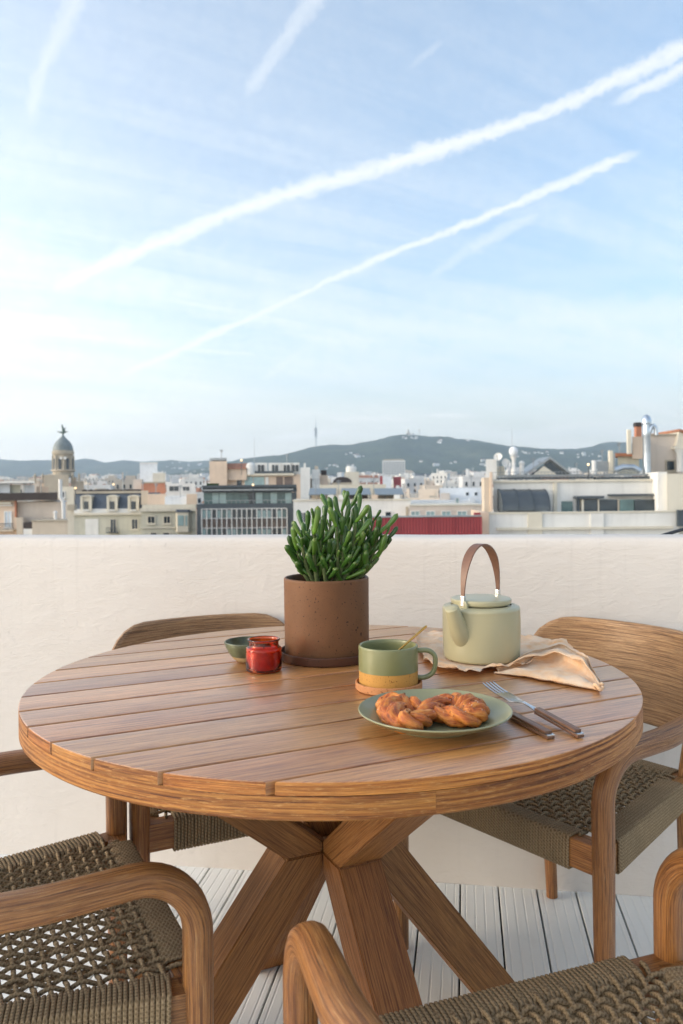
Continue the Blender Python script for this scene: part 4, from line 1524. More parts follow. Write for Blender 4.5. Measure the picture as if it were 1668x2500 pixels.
for nm, lst in (('white_rooftop_building', ((1302, 1118, 1158, 66), (1318, 1126, 1158, 66), (1470, 1098, 1128, 67), (1512, 1080, 1110, 68), (1408, 1130, 1158, 66), (1222, 1128, 1158, 66))),
                ('mansard_house', ((214, 1172, 1200, 122), (300, 1168, 1198, 122), (348, 1176, 1200, 122))), ('cream_house', ((380, 1180, 1208, 116), (440, 1184, 1214, 115))),
                ('white_roof_terrace_house', ((770, 1168, 1220, 98), (826, 1172, 1210, 100), (912, 1166, 1210, 100), (985, 1180, 1222, 98))),
                ('peach_penthouse_block', ((540, 1098, 1120, 166), (700, 1108, 1132, 168))), ('blue_white_house', ((1090, 1166, 1192, 130), (1150, 1160, 1192, 130))),
                ('peach_house', ((58, 1176, 1204, 74), (100, 1170, 1204, 74)))):
    for (x_, y0_, y1_, D_) in lst:
        aerial(bpy.data.objects[nm], x_, y0_, y1_, D_)


def far_blocks():
    D = 1500
    r = broot('office_slab', 'distant pale gridded office slab standing alone below the wooded hill', 961, D)
    fb(r, 'wall', (933, 989, 1124, None), D, 18, 'wall_white')
    fb(r, 'crown', (936, 986, 1121, 1126), D + 1, 14, 'wall_stone')
    for k in range(6):
        fb(r, 'window_band', (936, 986.5, 1128.5 + k * 5.2, 1131.5 + k * 5.2), D - 0.3, 0.35, 'grey_metal')
    for k in range(9):
        fb(r, 'rib', (934 + k * 6.6, 935.4 + k * 6.6, 1124.5, 1160), D - 0.8, 0.6, 'wall_white')
    r = broot('white_tower_block', 'plain white tower block standing before the hills near the mansard', 362, 520)
    fb(r, 'wall', (341, 384, 1131, None), 520, 14, 'wall_blue_white')
    fb(r, 'roof_rim', (340, 385, 1129, 1132), 519.6, 14.8, 'wall_white')
    fb(r, 'side_wing', (373, 403, 1155, None), 515, 12, 'wall_cream')
    r = broot('brick_house', 'orange brick house with flat roof behind the mansard house', 374, 250)
    fb(r, 'wall', (345, 403, 1179, None), 250, 12, 'wall_brick')
    fb(r, 'roof_slab', (344, 404, 1176.5, 1179.5), 249.6, 13, 'wall_stone')
    fb(r, 'roof_hut', (325, 346, 1170, None), 252, 8, 'wall_beige')
    r = broot('white_flat_house', 'white flat house with one wide dark window right of brick house', 424, 240)
    fb(r, 'wall', (406, 476, 1180, None), 240, 12, 'wall_white')
    window(r, (413, 436, 1187, 1199), 240, fw=0.15, mull=1)
    window(r, (446, 462, 1188, 1198), 240, fw=0.15, mull=1)
    r = broot('red_white_house', 'small white and red houses pair under the distant office slab', 955, 420)
    fb(r, 'wall', (934, 956, 1163, None), 420, 10, 'wall_blue_white')
    fb(r, 'red_wing', (960, 979, 1164, None), 424, 10, 'red_metal')
    fb(r, 'red_wing', (927, 934, 1162, None), 424, 8, 'red_metal')
    r = broot('water_tower_house', 'cream house with white cylindrical tank right of slim white house', 858, 300)
    fb(r, 'wall', (842, 876, 1152, None), 300, 9, 'wall_cream')
    b = MB()
    p = lpx(r, 857, 1155, 303)
    b.lathe([(2.0, -1.5), (2.0, 2.2), (1.6, 2.6), (0, 2.7)], 16, tuple(p))
    b.build('water_tank', 'wall_white', r, smooth=40)
    r = broot('arched_roof_shed', 'dark barrel roofed shed behind the grey panel awnings', 835, 150)
    x0, x1, y, z0, z1 = lb((812, 859, 1164, 1178), 150, r)
    arc = [((x0 + x1) / 2 + (x1 - x0) / 2 * math.cos(a), z0 + (z1 - z0) * math.sin(a)) for a in np.linspace(0, PI, 11)]
    MB().prism(arc, y, y + 8, (0, 2, 1)).build('roof', 'dark_roof', r)
    fb(r, 'wall', (812, 859, 1178, None), 150, 8, 'wall_stone')
    # communications tower on the hill
    D = 5720
    p = at(771, 1090, D)
    o = tag(empty('communications_tower', (p.x, D, p.z - 30)), 'slender communications tower with stacked platforms rising from the wooded ridge', 'tower')
    z = lambda y: at(771, y, D).z - o.location.z
    b = MB()
    b.lathe([(3.4, 0), (3.0, z(1064)), (2.6, z(1044)), (2.2, z(1034)), (1.5, z(1026)), (0.9, z(1012))], 10)
    b.build('mast', 'grey_metal', o, smooth=40)
    for k in range(7):
        b = MB()
        za = z(1066 - k * 3.2)
        b.lathe([(3, za), (10.5, za), (10.5, za + 5.2), (3, za + 5.2)], 12)
        b.build('platform', 'dark_metal', o)
    # church on the summit
    p = at(996.5, 1062, D)
    o = tag(empty('hilltop_church', (p.x, D, p.z - 12)), 'tiny pale spired church crowning the summit of the wooded hill', 'church')
    z = lambda y: at(996.5, y, D).z - o.location.z
    MB().box(-15, 15, -12, 12, 0, z(1058)).build('nave', 'wall_stone', o)
    for xx, yt, w in ((-11, 1054, 4), (11, 1054, 4), (0, 1046, 6.5)):
        b = MB()
        b.lathe([(w, 0), (w, z(yt + 4)), (w * 0.5, z(yt + 1.6)), (0, z(yt))], 8, (xx, 0, 0))
        b.build('spire', 'wall_stone', o)
    p = at(1024, 1062, D)
    o = tag(empty('hill_lookout', (p.x, D, p.z - 8)), 'tiny dark lookout mast right of the hilltop church', 'tower')
    z = lambda y: at(1024, y, D).z - o.location.z
    b = MB()
    b.lathe([(2, 0), (2, z(1052)), (5, z(1051.5)), (5, z(1048.5)), (0, z(1048))], 8)
    b.build('mast', 'wall_stone', o)
    for x, y0, y1, lab, DD in ((621, 1068, 1130, 'thin faint lattice mast above the ridge left of the tower', 2500), (1250, 1046, 1110, 'thin faint lattice mast above the ridge near the dishes', 2500)):
        p = at(x, y1, DD)
        o = tag(empty('lattice_mast', (p.x, DD, p.z - 20)), lab, 'mast')
        h = at(x, y0, DD).z - p.z + 20
        b = MB()
        for sx, sy in ((-.5, -.4), (.5, -.4), (0, .5)):
            b.tube([(sx, sy, 0), (sx * 0.5, sy * 0.5, h)], 0.28, 4)
        for k in range(12):
            zz_ = h * k / 12
            b.tube([(-.5, -.4, zz_), (.5, -.4, zz_ + h / 24), (0, .5, zz_ + h / 12)], 0.15, 4)
        b.build('lattice', 'grey_metal', o)


far_blocks()


# --- the crowd of roofs between the near houses and the hills
def roof_templates():
    T = []
    rng = random.Random(3)
    for k in range(9):
        w, d, h = rng.uniform(10, 22), rng.uniform(10, 14), rng.uniform(20, 27)
        b = MB()
        b.box(-w / 2, w / 2, 0, d, -3, h)
        b.box(-w / 2 - .2, w / 2 + .2, -.2, .25, h, h + .9)
        b.box(-w / 2 - .2, -w / 2 + .15, .25, d, h, h + .9)
        b.box(w / 2 - .15, w / 2 + .2, .25, d, h, h + .9)
        if k % 3 == 0:
            b.prism([(.4, h), (d / 2, h + 3.0), (d - .4, h)], -w / 2 + .3, w / 2 - .3, (1, 2, 0), mi=1)
        else:
            b.box(-w / 2 + .3, w / 2 - .3, .4, d - .3, h, h + .15, mi=1)
            a = rng.uniform(-w / 3, w / 6)
            b.box(a, a + rng.uniform(3, 6), 2.5, 7, h + .15, h + rng.uniform(2.2, 3.6))
        for _ in range(3):
            a = rng.uniform(-w / 2 + 1, w / 2 - 1.6)
            y = rng.uniform(1, d - 2)
            b.box(a, a + .8, y, y + .8, h - .1, h + rng.uniform(2.5, 4.5))
        for _ in range(4):
            a = rng.uniform(-w / 2 + .6, w / 2 - .6)
            y = rng.uniform(.8, d - 1)
            hh = rng.uniform(2.5, 5.5)
            b.box(a - .05, a + .05, y, y + .1, h - .1, h + hh)
            for q in range(3):
                b.box(a - .7 + q * .15, a + .7 - q * .15, y + .02, y + .08, h + hh - .3 - q * .35, h + hh - .24 - q * .35)
        for _ in range(3):
            a = rng.uniform(-w / 2 + 1, w / 2 - 2.6)
            y = rng.uniform(.6, d - 3)
            b.box(a, a + rng.uniform(.8, 2.4), y, y + rng.uniform(.6, 2), h - .05, h + rng.uniform(.8, 1.6), mi=rng.choice((0, 1)))
        nw = max(3, int(w / 3.0))
        for fl in range(4):
            z = h - 3.4 - fl * 3.3
            for i in range(nw):
                xx = -w / 2 + (i + .5) * w / nw
                b.box(xx - .55, xx + .55, -.06, .02, z, z + 1.9, mi=2)
                b.box(xx - .8, xx + .8, -.35, 0.0, z - .25, z - .05)
        T.append(b.mesh('city_building', ['rooftop_wall', 'rooftop_cover', 'pane_glass']))
    return T


def city_fill():
    T = roof_templates()
    rng = random.Random(21)
    D = 185.0
    n = 0
    used = []
    while D < 4300:
        half = 0.47 * D
        step = 24 + D * (0.022 if D < 1000 else 0.034)
        x = -half + rng.uniform(0, step)
        while x < half:
            DD = D * rng.uniform(0.96, 1.05)
            pxx = 834 + x / DD * FPX
            skip = False
            if 85 < pxx < 225 and DD < 300:
                skip = True
            if D > 900 and rng.random() < 0.25:
                skip = True
            if not skip:
                me = rng.choice(T)
                o = link('city_building', me)
                sc = 1.0 + max(0, D - 600) / 3000.0
                o.location = (x, DD, gz(DD) - rng.uniform(0, 5) - (2 if D < 300 else 0))
                o.rotation_euler = (0, 0, rng.uniform(-0.5, 0.5))
                o.scale = (sc * rng.uniform(.85, 1.2), sc, rng.uniform(.85, 1.06))
                depth_ = 'nearer' if D < 420 else ('small' if D < 1200 else 'tiny far')
                zone = next(z_ for lim, z_ in ((120, 'left of the domed tower'), (335, 'between the domed tower and white tower block'), (505, 'between the white tower block and peach block'),
                                               (740, 'behind the dark glass building'), (925, 'between the slim white house and office slab'), (1180, 'right of the distant office slab'),
                                               (1e9, 'behind the big white rooftop building')) if pxx < lim)
                tag(o, depth_ + ' pale city building ' + zone, 'building', depth_ + ' rooftops ' + zone)
                n += 1
            x += step * rng.uniform(0.8, 1.5)
        D *= 1.13
    return n


city_fill()


def hill_houses():
    rng = random.Random(5)
    T = []
    for k in range(3):
        b = MB()
        w, d, h = 16 + 7 * k, 14, 10 + 4 * k
        b.box(-w / 2, w / 2, 0, d, -14, h)
        b.prism([(-.6, h), (d / 2, h + 4), (d + .6, h)], -w / 2 - .5, w / 2 + .5, (1, 2, 0), mi=1)
        for i in range(3 + k):
            xx = -w / 2 + (i + .5) * w / (3 + k)
            b.box(xx - 1, xx + 1, -.1, .02, h - 4, h - 1.5, mi=2)
        T.append(b.mesh('hillside_house', ['wall_white', 'rooftop_cover', 'pane_glass']))
    dg = bpy.context.evaluated_depsgraph_get()
    dg.update()
    spots = []
    for cx, cyp, n, sx, sy, wh in ((1000, 1071, 9, 22, 6, 'just below the hilltop church'), (1075, 1078, 4, 14, 3, 'high on the ridge right of the church'), (1100, 1130, 3, 10, 5, 'alone on the middle of the slope'),
                                   (1050, 1140, 10, 40, 8, 'on the lower slope right of the office slab'), (1180, 1138, 12, 40, 10, 'on the lower slope left of the satellite dishes'),
                                   (1300, 1105, 14, 50, 9, 'on the upper slope right of the satellite dishes'), (1145, 1076, 2, 4, 2, 'on the crest far right of the church'),
                                   (860, 1113, 7, 22, 4, 'on the slope right of the communications tower'), (830, 1137, 8, 26, 6, 'low on the slope above the white tank'),
                                   (480, 1145, 12, 40, 10, 'on the low hills left of the peach block'), (440, 1138, 8, 30, 8, 'on the low hills near the white tower block'),
                                   (1440, 1118, 8, 40, 10, 'above the gabled skylight'), (1600, 1120, 3, 20, 8, 'on the hill at far right'), (720, 1150, 8, 30, 8, 'on the slope under the communications tower')):
        for _ in range(n):
            spots.append((rng.gauss(cx, sx * .6), rng.gauss(cyp, sy * .6), wh))
    for x, y, wh in spots:
        dr = ray(x, y)
        hit, loc, nrm, idx, ob, _ = SC.ray_cast(dg, at(x, y, 4250), dr.normalized())
        if not hit or ob.name.split('.')[0] != 'hill':
            continue
        o = link('hillside_house', rng.choice(T))
        o.location = (loc.x, loc.y, loc.z - 1)
        o.rotation_euler = (0, 0, rng.uniform(-.6, .6))
        k = rng.uniform(.35, .85)
        o.scale = (k * rng.uniform(.8, 1.6), k, k)
        tag(o, 'tiny white house ' + wh, 'house', 'white hillside houses ' + wh)


hill_houses()


def haze():
    m = bpy.data.materials.new('haze_air')
    m.use_nodes = True
    nt = m.node_tree
    nt.nodes.remove(nt.nodes['Principled BSDF'])
    v = nt.nodes.new('ShaderNodeVolumePrincipled')
    v.inputs['Color'].default_value = (0.72, 0.86, 1.0, 1)
    v.inputs['Density'].default_value = HAZE
    v.inputs['Anisotropy'].default_value = 0.2
    nt.links.new(v.outputs[0], nt.nodes['Material Output'].inputs['Volume'])
    MT['haze_air'] = m
    b = MB()
    b.box(-5500, 5500, -80, 9800, GZ - 5, 640)
    tag(b.build('haze', 'haze_air'), kind='stuff')


HAZE = 0.000095
haze()
# ------------------------------------------------------------------ dining table
TC = Vector((-0.0213, 1.5065, 0))
TR = 0.55
SA = R_(25.43)                                      # direction of the slats


def dining_table():
    t = empty('dining_table', TC, SA)
    tag(t, 'round slatted teak dining table on crossed timber legs', 'table')
    pitch, gap = 0.0940, 0.0062
    z0, z1 = TOP - 0.017, TOP
    for k in range(-6, 6):
        o0, o1 = 0.0065 + k * pitch + gap / 2, 0.0065 + (k + 1) * pitch - gap / 2
        o0, o1 = max(o0, -TR + 0.0004), min(o1, TR - 0.0004)
        if o1 - o0 < 0.012:
            continue
        # outline of the slat inside the circle
        n = max(6, int(abs(math.asin(o1 / TR) - math.asin(o0 / TR)) * TR / 0.012))
        angs = [math.asin(o0 / TR) + (math.asin(o1 / TR) - math.asin(o0 / TR)) * i / n for i in range(n + 1)]
        right = [(TR * math.cos(a), TR * math.sin(a)) for a in angs]
        left = [(-x, y) for x, y in right][::-1]
        b = MB()
        b.prism(right + left, z0, z1)
        dz = random.uniform(-0.0004, 0.0004)
        me = b.mesh('slat', ['table_wood', 'slat_edge'])
        bm = bmesh.new()
        bm.from_mesh(me)
        ed = [e for e in bm.edges if all(abs(v.co.z - z1) < 1e-5 for v in e.verts)]
        bmesh.ops.bevel(bm, geom=ed, offset=0.0022, segments=3, affect='EDGES', profile=0.5, clamp_overlap=True)
        for f_ in bm.faces:
            c_ = f_.calc_center_median()
            f_.material_index = 1 if abs(f_.normal.z) < 0.6 and c_.xy.length > TR - 0.004 else 0
        bm.to_mesh(me)
        G = [tuple(v.co) for v in bm.verts]
        E_ = [(math.atan2(v.co.y, v.co.x) * TR, v.co.z, 0.5) for v in bm.verts]
        bm.free()
        for nm_, dat in (('grain', G), ('edge_grain', E_)):
            a_ = me.attributes.get(nm_) or me.attributes.new(nm_, 'FLOAT_VECTOR', 'POINT')
            a_.data.foreach_set('vector', np.array(dat, dtype=np.float32).ravel())
        me.polygons.foreach_set('use_smooth', [True] * len(me.polygons))
        me.set_sharp_from_angle(angle=R_(28))
        o = link('slat', me, t)
        o.location.z = dz
    # laminated rim below the slats, four curved pieces
    for q in range(4):
        b = MB()
        V, F, G = [], [], []
        a0, a1 = R_(90 * q + 14) - SA, R_(90 * q + 104) - SA
        nn = 44
        prof = [(TR - 0.07, TOP - 0.048), (TR - 0.003, TOP - 0.048), (TR, TOP - 0.045), (TR, TOP - 0.0175), (TR - 0.07, TOP - 0.0175)]
        for i in range(nn + 1):
            a = a0 + 0.0003 + (a1 - a0 - 0.0006) * i / nn
            for (r, z) in prof:
                V.append((r * math.cos(a), r * math.sin(a), z))
                G.append((a * TR, z, r))
        m = len(prof)
        for i in range(nn):
            for j in range(m):
                F.append((i * m + j, (i + 1) * m + j, (i + 1) * m + (j + 1) % m, i * m + (j + 1) % m))
        F.append(tuple(range(m)))
        F.append(tuple(nn * m + j for j in range(m))[::-1])
        b.add(V, F, G)
        b.build('rim_piece', 'rim_wood', t, smooth=35)
    for x in (-0.36, -0.12, 0.12, 0.36):
        hw = math.sqrt((TR - 0.07) ** 2 - (abs(x) + 0.04) ** 2) - 0.004
        b = MB()
        b.box(x - 0.035, x + 0.035, -hw, hw, TOP - 0.044, TOP - 0.0178)
        b.build('bearer', 'leg_wood', t, bevel=0.002, grain=lambda p: (p[1], p[0], p[2]))
    # crossed chevron legs
    zj, ztop = 0.44, TOP - 0.0485

    def piece(name, za, ra, zb, rb, az, w):
        hw = 0.0475
        prof = [(ra - hw, za), (ra + hw, za), (rb + hw, zb), (rb - hw, zb)]
        b = MB()
        b.prism(prof, -w, w, (0, 2, 1))
        me = b.mesh(name, 'leg_wood')
        bm = bmesh.new()
        bm.from_mesh(me)
        s = math.sqrt(0.5)
        for sg in (1, -1):
            # keep |y| < x - 0.0015
            bmesh.ops.bisect_plane(bm, geom=bm.verts[:] + bm.edges[:] + bm.faces[:], plane_co=(0.0018, 0, 0), plane_no=(-s, sg * s, 0), clear_outer=True)
            ed = [e for e in bm.edges if len(e.link_faces) == 1]
            if ed:
                bmesh.ops.holes_fill(bm, edges=ed)
        bmesh.ops.recalc_face_normals(bm, faces=bm.faces[:])
        ed = [e for e in bm.edges if len(e.link_faces) == 2 and e.calc_face_angle(0) > 0.4]
        bmesh.ops.bevel(bm, geom=ed, offset=0.0022, segments=2, affect='EDGES', clamp_overlap=True)
        d = Vector((rb - ra, 0, zb - za)).normalized()
        c = Vector((-d.z, 0, d.x))
        me.clear_geometry()
        bm.to_mesh(me)
        G = [(v.co.dot(d), v.co.dot(c), v.co.y) for v in bm.verts]
        bm.free()
        a = me.attributes.get('grain') or me.attributes.new('grain', 'FLOAT_VECTOR', 'POINT')
        a.data.foreach_set('vector', np.array(G, dtype=np.float32).ravel())
        me.polygons.foreach_set('use_smooth', [True] * len(me.polygons))
        me.set_sharp_from_angle(angle=R_(30))
        o = link(name, me, t)
        o.rotation_euler = (0, 0, az)
        return o
    for k in range(4):
        piece('leg', 0.0, 0.065 + zj / 1.29, zj - 0.0006, 0.065, PI / 2 * k, 0.042)
        piece('brace', ztop, 0.065 + (ztop - zj) / 0.80, zj + 0.0006, 0.065, PI / 2 * k, 0.042)


dining_table()


# ------------------------------------------------------------------ armchairs
ROPE = 0.0036


def make_chair():
    c = empty('armchair')
    WF, WR, DS = 0.275, 0.192, 0.462
    ZS = 0.430
    # front legs running up into the arms
    for s in (-1, 1):
        pts = [(s * WF, 0.0, 0.0), (s * WF, 0.0, 0.594), (s * (WF + 0.012), -0.20, 0.594), (s * (WF - 0.005), -0.36, 0.594), (s * 0.222, -0.505, 0.600)]
        path = densify(rounded_path(pts, [0, 0.088, 0.3, 0.16, 0], 12), 0.02)
        L = len(path)
        zs = [p.z for p in path]

        def rad(i):
            p = path[i]
            if p.y > -0.01:
                k = min(1, p.z / 0.45)
                return (0.0165 + 0.0035 * k, 0.0165 + 0.004 * k)
            k = min(1, -p.y / 0.2)
            return (0.0205, 0.0205 + 0.0035 * k - max(0, (-p.y - 0.38)) * 0.05)
        b = MB()
        b.tube(path, rad, 16, sec=2.5, up=(0, 1, 0))
        b.build('arm_and_front_leg', 'chair_wood', c, smooth=60)
        pts = [(s * (WR - 0.004), -DS - 0.012, 0), (s * WR, -DS, 0.30), (s * (WR + 0.002), -DS - 0.002, 0.42), (s * (WR + 0.006), -DS - 0.078, 0.65)]
        path2 = catmull(pts, 22)
        b = MB()
        b.tube(path2, lambda i: 0.0145 + 0.0045 * min(1, path2[i].z / 0.4) - 0.006 * max(0, (path2[i].z - 0.5) / 0.2), 14, sec=2.3)
        b.build('rear_leg', 'chair_wood', c, smooth=60)
    # curved back panel
    V, F, G = [], [], []
    nx, nz = 34, 12
    z0, z1, W = 0.505, 0.748, 0.262
    rt, rb_ = 0.105, 0.085

    def halfw(z, ins):
        a0, a1, w = z0 + ins, z1 - ins, W - ins
        r1, r0 = rt - ins, rb_ - ins
        if z > a1 - r1:
            return w - r1 + math.sqrt(max(0, r1 * r1 - (z - (a1 - r1)) ** 2))
        if z < a0 + r0:
            return w - r0 + math.sqrt(max(0, r0 * r0 - (a0 + r0 - z) ** 2))
        return w

    def surf(x, z, off):
        y = -0.545 + 0.085 * (abs(x) / 0.26) ** 2.1 - (z - z0) * 0.10
        return (x, y + off, z)
    layers = [(0.011, 0.006), (0.0075, 0.0012), (0.0, 0.0), (-0.0075, 0.0012), (-0.011, 0.006)]

    def rows(ins):
        return [z0 + ins + (z1 - z0 - 2 * ins) * (0.5 - 0.5 * math.cos(PI * j / nz)) for j in range(nz + 1)]
    idx = {}
    for li, (off, ins) in enumerate(layers):
        for j, z in enumerate(rows(ins)):
            hw = max(0.001, halfw(z, ins))
            rng_ = range(nx + 1) if li in (0, 4) else ((0, nx) if 0 < j < nz else range(nx + 1))
            for i in rng_:
                x = -hw + 2 * hw * i / nx
                idx[(li, i, j)] = len(V)
                V.append(surf(x, z, off))
                G.append((x, z, off))
    for li in (0, 4):
        for j in range(nz):
            for i in range(nx):
                q = (idx[(li, i, j)], idx[(li, i + 1, j)], idx[(li, i + 1, j + 1)], idx[(li, i, j + 1)])
                F.append(q[::-1] if li == 0 else q)
    ring = [(i, 0) for i in range(nx)] + [(nx, j) for j in range(nz)] + [(i, nz) for i in range(nx, 0, -1)] + [(0, j) for j in range(nz, 0, -1)]
    for li in range(4):
        for a, b_ in zip(ring, ring[1:] + ring[:1]):
            F.append((idx[(li, *a)], idx[(li, *b_)], idx[(li + 1, *b_)], idx[(li + 1, *a)]))
    MB().add(V, F, G).build('backrest', 'back_wood', c, smooth=50)
    # seat rails
    H2 = 0.056
    rails = []

    def rail(a, b_, w, nm):
        a, b_ = Vector(a), Vector(b_)
        d = (b_ - a)
        L = d.length
        d.normalize()
        n = Vector((-d.y, d.x, 0))
        bb = MB()
        V = []
        for q, s in ((a, 0), (b_, 1)):
            for (u, z) in ((-w / 2, ZS - H2), (w / 2, ZS - H2), (w / 2, ZS), (-w / 2, ZS)):
                V.append(q + n * u + Vector((0, 0, z)))
        bb.add(V, [(0, 1, 2, 3)[::-1], (4, 5, 6, 7), (0, 1, 5, 4), (1, 2, 6, 5), (2, 3, 7, 6), (3, 0, 4, 7)])
        o = bb.build(nm, 'chair_wood', c, bevel=0.003, smooth=40, grain=lambda p: (Vector(p).dot(d), Vector(p).dot(n), p[2]))
        rails.append((a, d, n, L, w))
        return o
    rail((-WF + .012, -.006, 0), (WF - .012, -.006, 0), 0.036, 'front_rail')
    rail((WF - .013, -.014, 0), (WR - .008, -DS + .012, 0), 0.044, 'side_rail')
    rail((-WF + .013, -.014, 0), (-WR + .008, -DS + .012, 0), 0.044, 'side_rail')
    rail((-WR + .012, -DS + .004, 0), (WR - .012, -DS + .004, 0), 0.034, 'rear_rail')
    # rope wound round each rail
    rng = random.Random(4)
    for (a, d, n, L, w), (s0, s1) in zip(rails, ((0.052, 0.052), (0.020, 0.050), (0.020, 0.050), (0.012, 0.012))):
        pts = []
        pitch = 2 * ROPE * 0.97
        turns = int((L - s0 - s1) / pitch)
        hw, z0r, z1r = w / 2 + ROPE * 0.95, ZS - H2 - ROPE * 0.95, ZS + ROPE * 0.95
        e = 0.0045
        loop = [(-hw, z0r + e), (-hw, (z0r + z1r) / 2), (-hw, z1r - e), (-hw + e * .3, z1r - e * .3), (-hw + e, z1r), (0, z1r + 0.0006), (hw - e, z1r), (hw - e * .3, z1r - e * .3),
                (hw, z1r - e), (hw, (z0r + z1r) / 2), (hw, z0r + e), (hw - e, z0r), (-hw + e, z0r)]
        m = len(loop)
        for t in range(turns):
            jig = rng.uniform(-.0004, .0004)
            for k, (u, z) in enumerate(loop):
                s = s0 + (t + k / m) * pitch + jig
                pts.append(a + d * s + n * u + Vector((0, 0, z)))
        b = MB()
        b.tube(pts, ROPE, 6)
        b.build('rope_wrap', 'rope', c, smooth=180)
    # woven field
    S = 0.0200
    zc = ZS + 0.0015
    nxs = int(2 * (WF - .044) / S)
    nys = int((DS - .045) / S)
    xs = [(i - (nxs - 1) / 2) * S for i in range(nxs)]
    ys = [-0.026 - (DS - .052) * (j + .5) / nys for j in range(nys)]
    kx = (WR - .036) / (WF - .048)

    def xw(x, y):
        t = -y / DS
        return x * (1 - t + t * kx)
    for i, x in enumerate(xs):
        pts = [Vector((xw(x, 0.0), -0.006, ZS + ROPE * 0.95)), Vector((xw(x, -0.006), -0.016, ZS + ROPE * 1.1))]
        for j, y in enumerate(ys):
            sgn = 1 if (i + j) % 2 else -1
            pts.append(Vector((xw(x, y) + rng.uniform(-.0009, .0009), y, zc + sgn * ROPE * 1.02)))
        pts += [Vector((xw(x, -DS + .016), -DS + .016, ZS + ROPE * 1.1)), Vector((xw(x, -DS), -DS + .002, ZS + ROPE * 0.95))]
        b = MB()
        b.tube(catmull(pts, len(pts) * 3), ROPE, 6)
        b.build('rope', 'rope', c, smooth=180)
    for j, y in enumerate(ys):
        t = -y / DS
        hw = (WF - .004) * (1 - t) + (WR + .002) * t
        hi = hw - .012
        pts = [Vector((-hi + .002, y, ZS + ROPE * 0.9)), Vector((-hi + .012, y, ZS + ROPE * 1.1)), Vector((-hi + .026, y, ZS + ROPE * 1.0))]
        for i, x in enumerate(xs):
            if abs(xw(x, y)) > hi - .030:
                continue
            sgn = -1 if (i + j) % 2 else 1
            pts.append(Vector((xw(x, y), y + rng.uniform(-.0009, .0009), zc + sgn * ROPE * 1.02)))
        pts += [Vector((hi - .026, y, ZS + ROPE * 1.0)), Vector((hi - .012, y, ZS + ROPE * 1.1)), Vector((hi - .002, y, ZS + ROPE * 0.9))]
        b = MB()
        b.tube(catmull(pts, len(pts) * 3), ROPE, 6)
        b.build('rope', 'rope', c, smooth=180)
    # lower layer of return strands
    b = MB()
    for i, x in enumerate(xs[::4]):
        b.tube([(xw(x + S * .5, 0), -0.012, ZS - H2 + .012), (xw(x + S * .5, -DS / 2), -DS / 2, ZS - H2 + .020), (xw(x + S * .5, -DS), -DS + .012, ZS - H2 + .012)], ROPE, 5)
    o = b.build('under_ropes', 'rope', c, smooth=180)
    o['kind'] = 'stuff'
    return c


CH = [((-0.3255, 1.325), (0.891, 0.453), 'teak rope seat armchair at left, its bent arm crossing the lower left corner'),
      ((0.2040, 1.0500), (-0.330, 0.944), 'nearest teak rope seat armchair, cut off by the bottom right edge'),
      ((0.3065, 1.6935), (-0.774, -0.632), 'teak armchair with broad backrest behind the table, right of the teapot'),
      ((-0.163, 1.716), (0.423, -0.906), 'teak armchair mostly hidden behind the table, only backrest top showing at left')]
proto = make_chair()
for i, (p, f, lab) in enumerate(CH):
    o = proto if i == 0 else copy_tree(proto)
    o.location = (p[0], p[1], 0)
    o.rotation_euler = (0, 0, math.atan2(f[1], f[0]) - PI / 2)
    tag(o, lab, 'armchair', 'teak armchairs around the round table')


# ------------------------------------------------------------------ things on the table
def place(name, x, y, z, label, cat, rz=0.0):
    return tag(empty(name, (x, y, z), rz), label, cat)


Z = TOP + 0.0004


def arc(cx, cz, r, a0, a1, n=5):
    return [(cx + r * math.cos(R_(a0 + (a1 - a0) * i / n)), cz + r * math.sin(R_(a0 + (a1 - a0) * i / n))) for i in range(n + 1)]


def pot():
    x, y = -0.0335, 1.657
    s = place('saucer', x, y, Z, 'round dark brown saucer under the brown flower pot', 'saucer')
    MB().lathe([(0.0, 0.0), (0.088, 0.0)] + arc(0.0925, 0.004, 0.0045, -80, 0, 4) + [(0.0985, 0.0165)] + arc(0.0967, 0.0168, 0.0018, 0, 180, 5) + [(0.0925, 0.008), (0.089, 0.005), (0.0, 0.005)], 72).build('dish', 'saucer_brown', s, smooth=40)
    p = place('flower_pot', x, y, Z + 0.0052, 'tall speckled brown stoneware flower pot holding the succulent', 'pot')
    h, r = 0.163, 0.0876
    prof = [(0.0, 0.0), (r - 0.006, 0.0)] + arc(r - 0.005, 0.005, 0.005, -90, 0, 4) + [(r, 0.05), (r + 0.0003, 0.1), (r + 0.0006, h - 0.004)] + arc(r - 0.0028, h - 0.0034, 0.0034, 0, 180, 6) + [(r - 0.0065, h - 0.02), (r - 0.0065, h - 0.028)]
    MB().lathe(prof + [(0, h - 0.028)], 96).build('body', 'stoneware_brown', p, smooth=40)
    b = MB()
    V, F = [], []
    n = 26
    for i in range(n):
        rr = (r - 0.007) * i / (n - 1)
        for k in range(36):
            a = 2 * PI * k / 36
            q = Vector((rr * math.cos(a), rr * math.sin(a), 0))
            V.append((q.x, q.y, h - 0.022 + 0.006 * mnoise.noise(q * 90) + 0.004 * (1 - rr / r)))
    for i in range(n - 1):
        for k in range(36):
            F.append((i * 36 + k, i * 36 + (k + 1) % 36, (i + 1) * 36 + (k + 1) % 36, (i + 1) * 36 + k))
    b.add(V, F).build('soil', 'soil', p, smooth=180)
    return x, y, Z + 0.0052 + h - 0.02


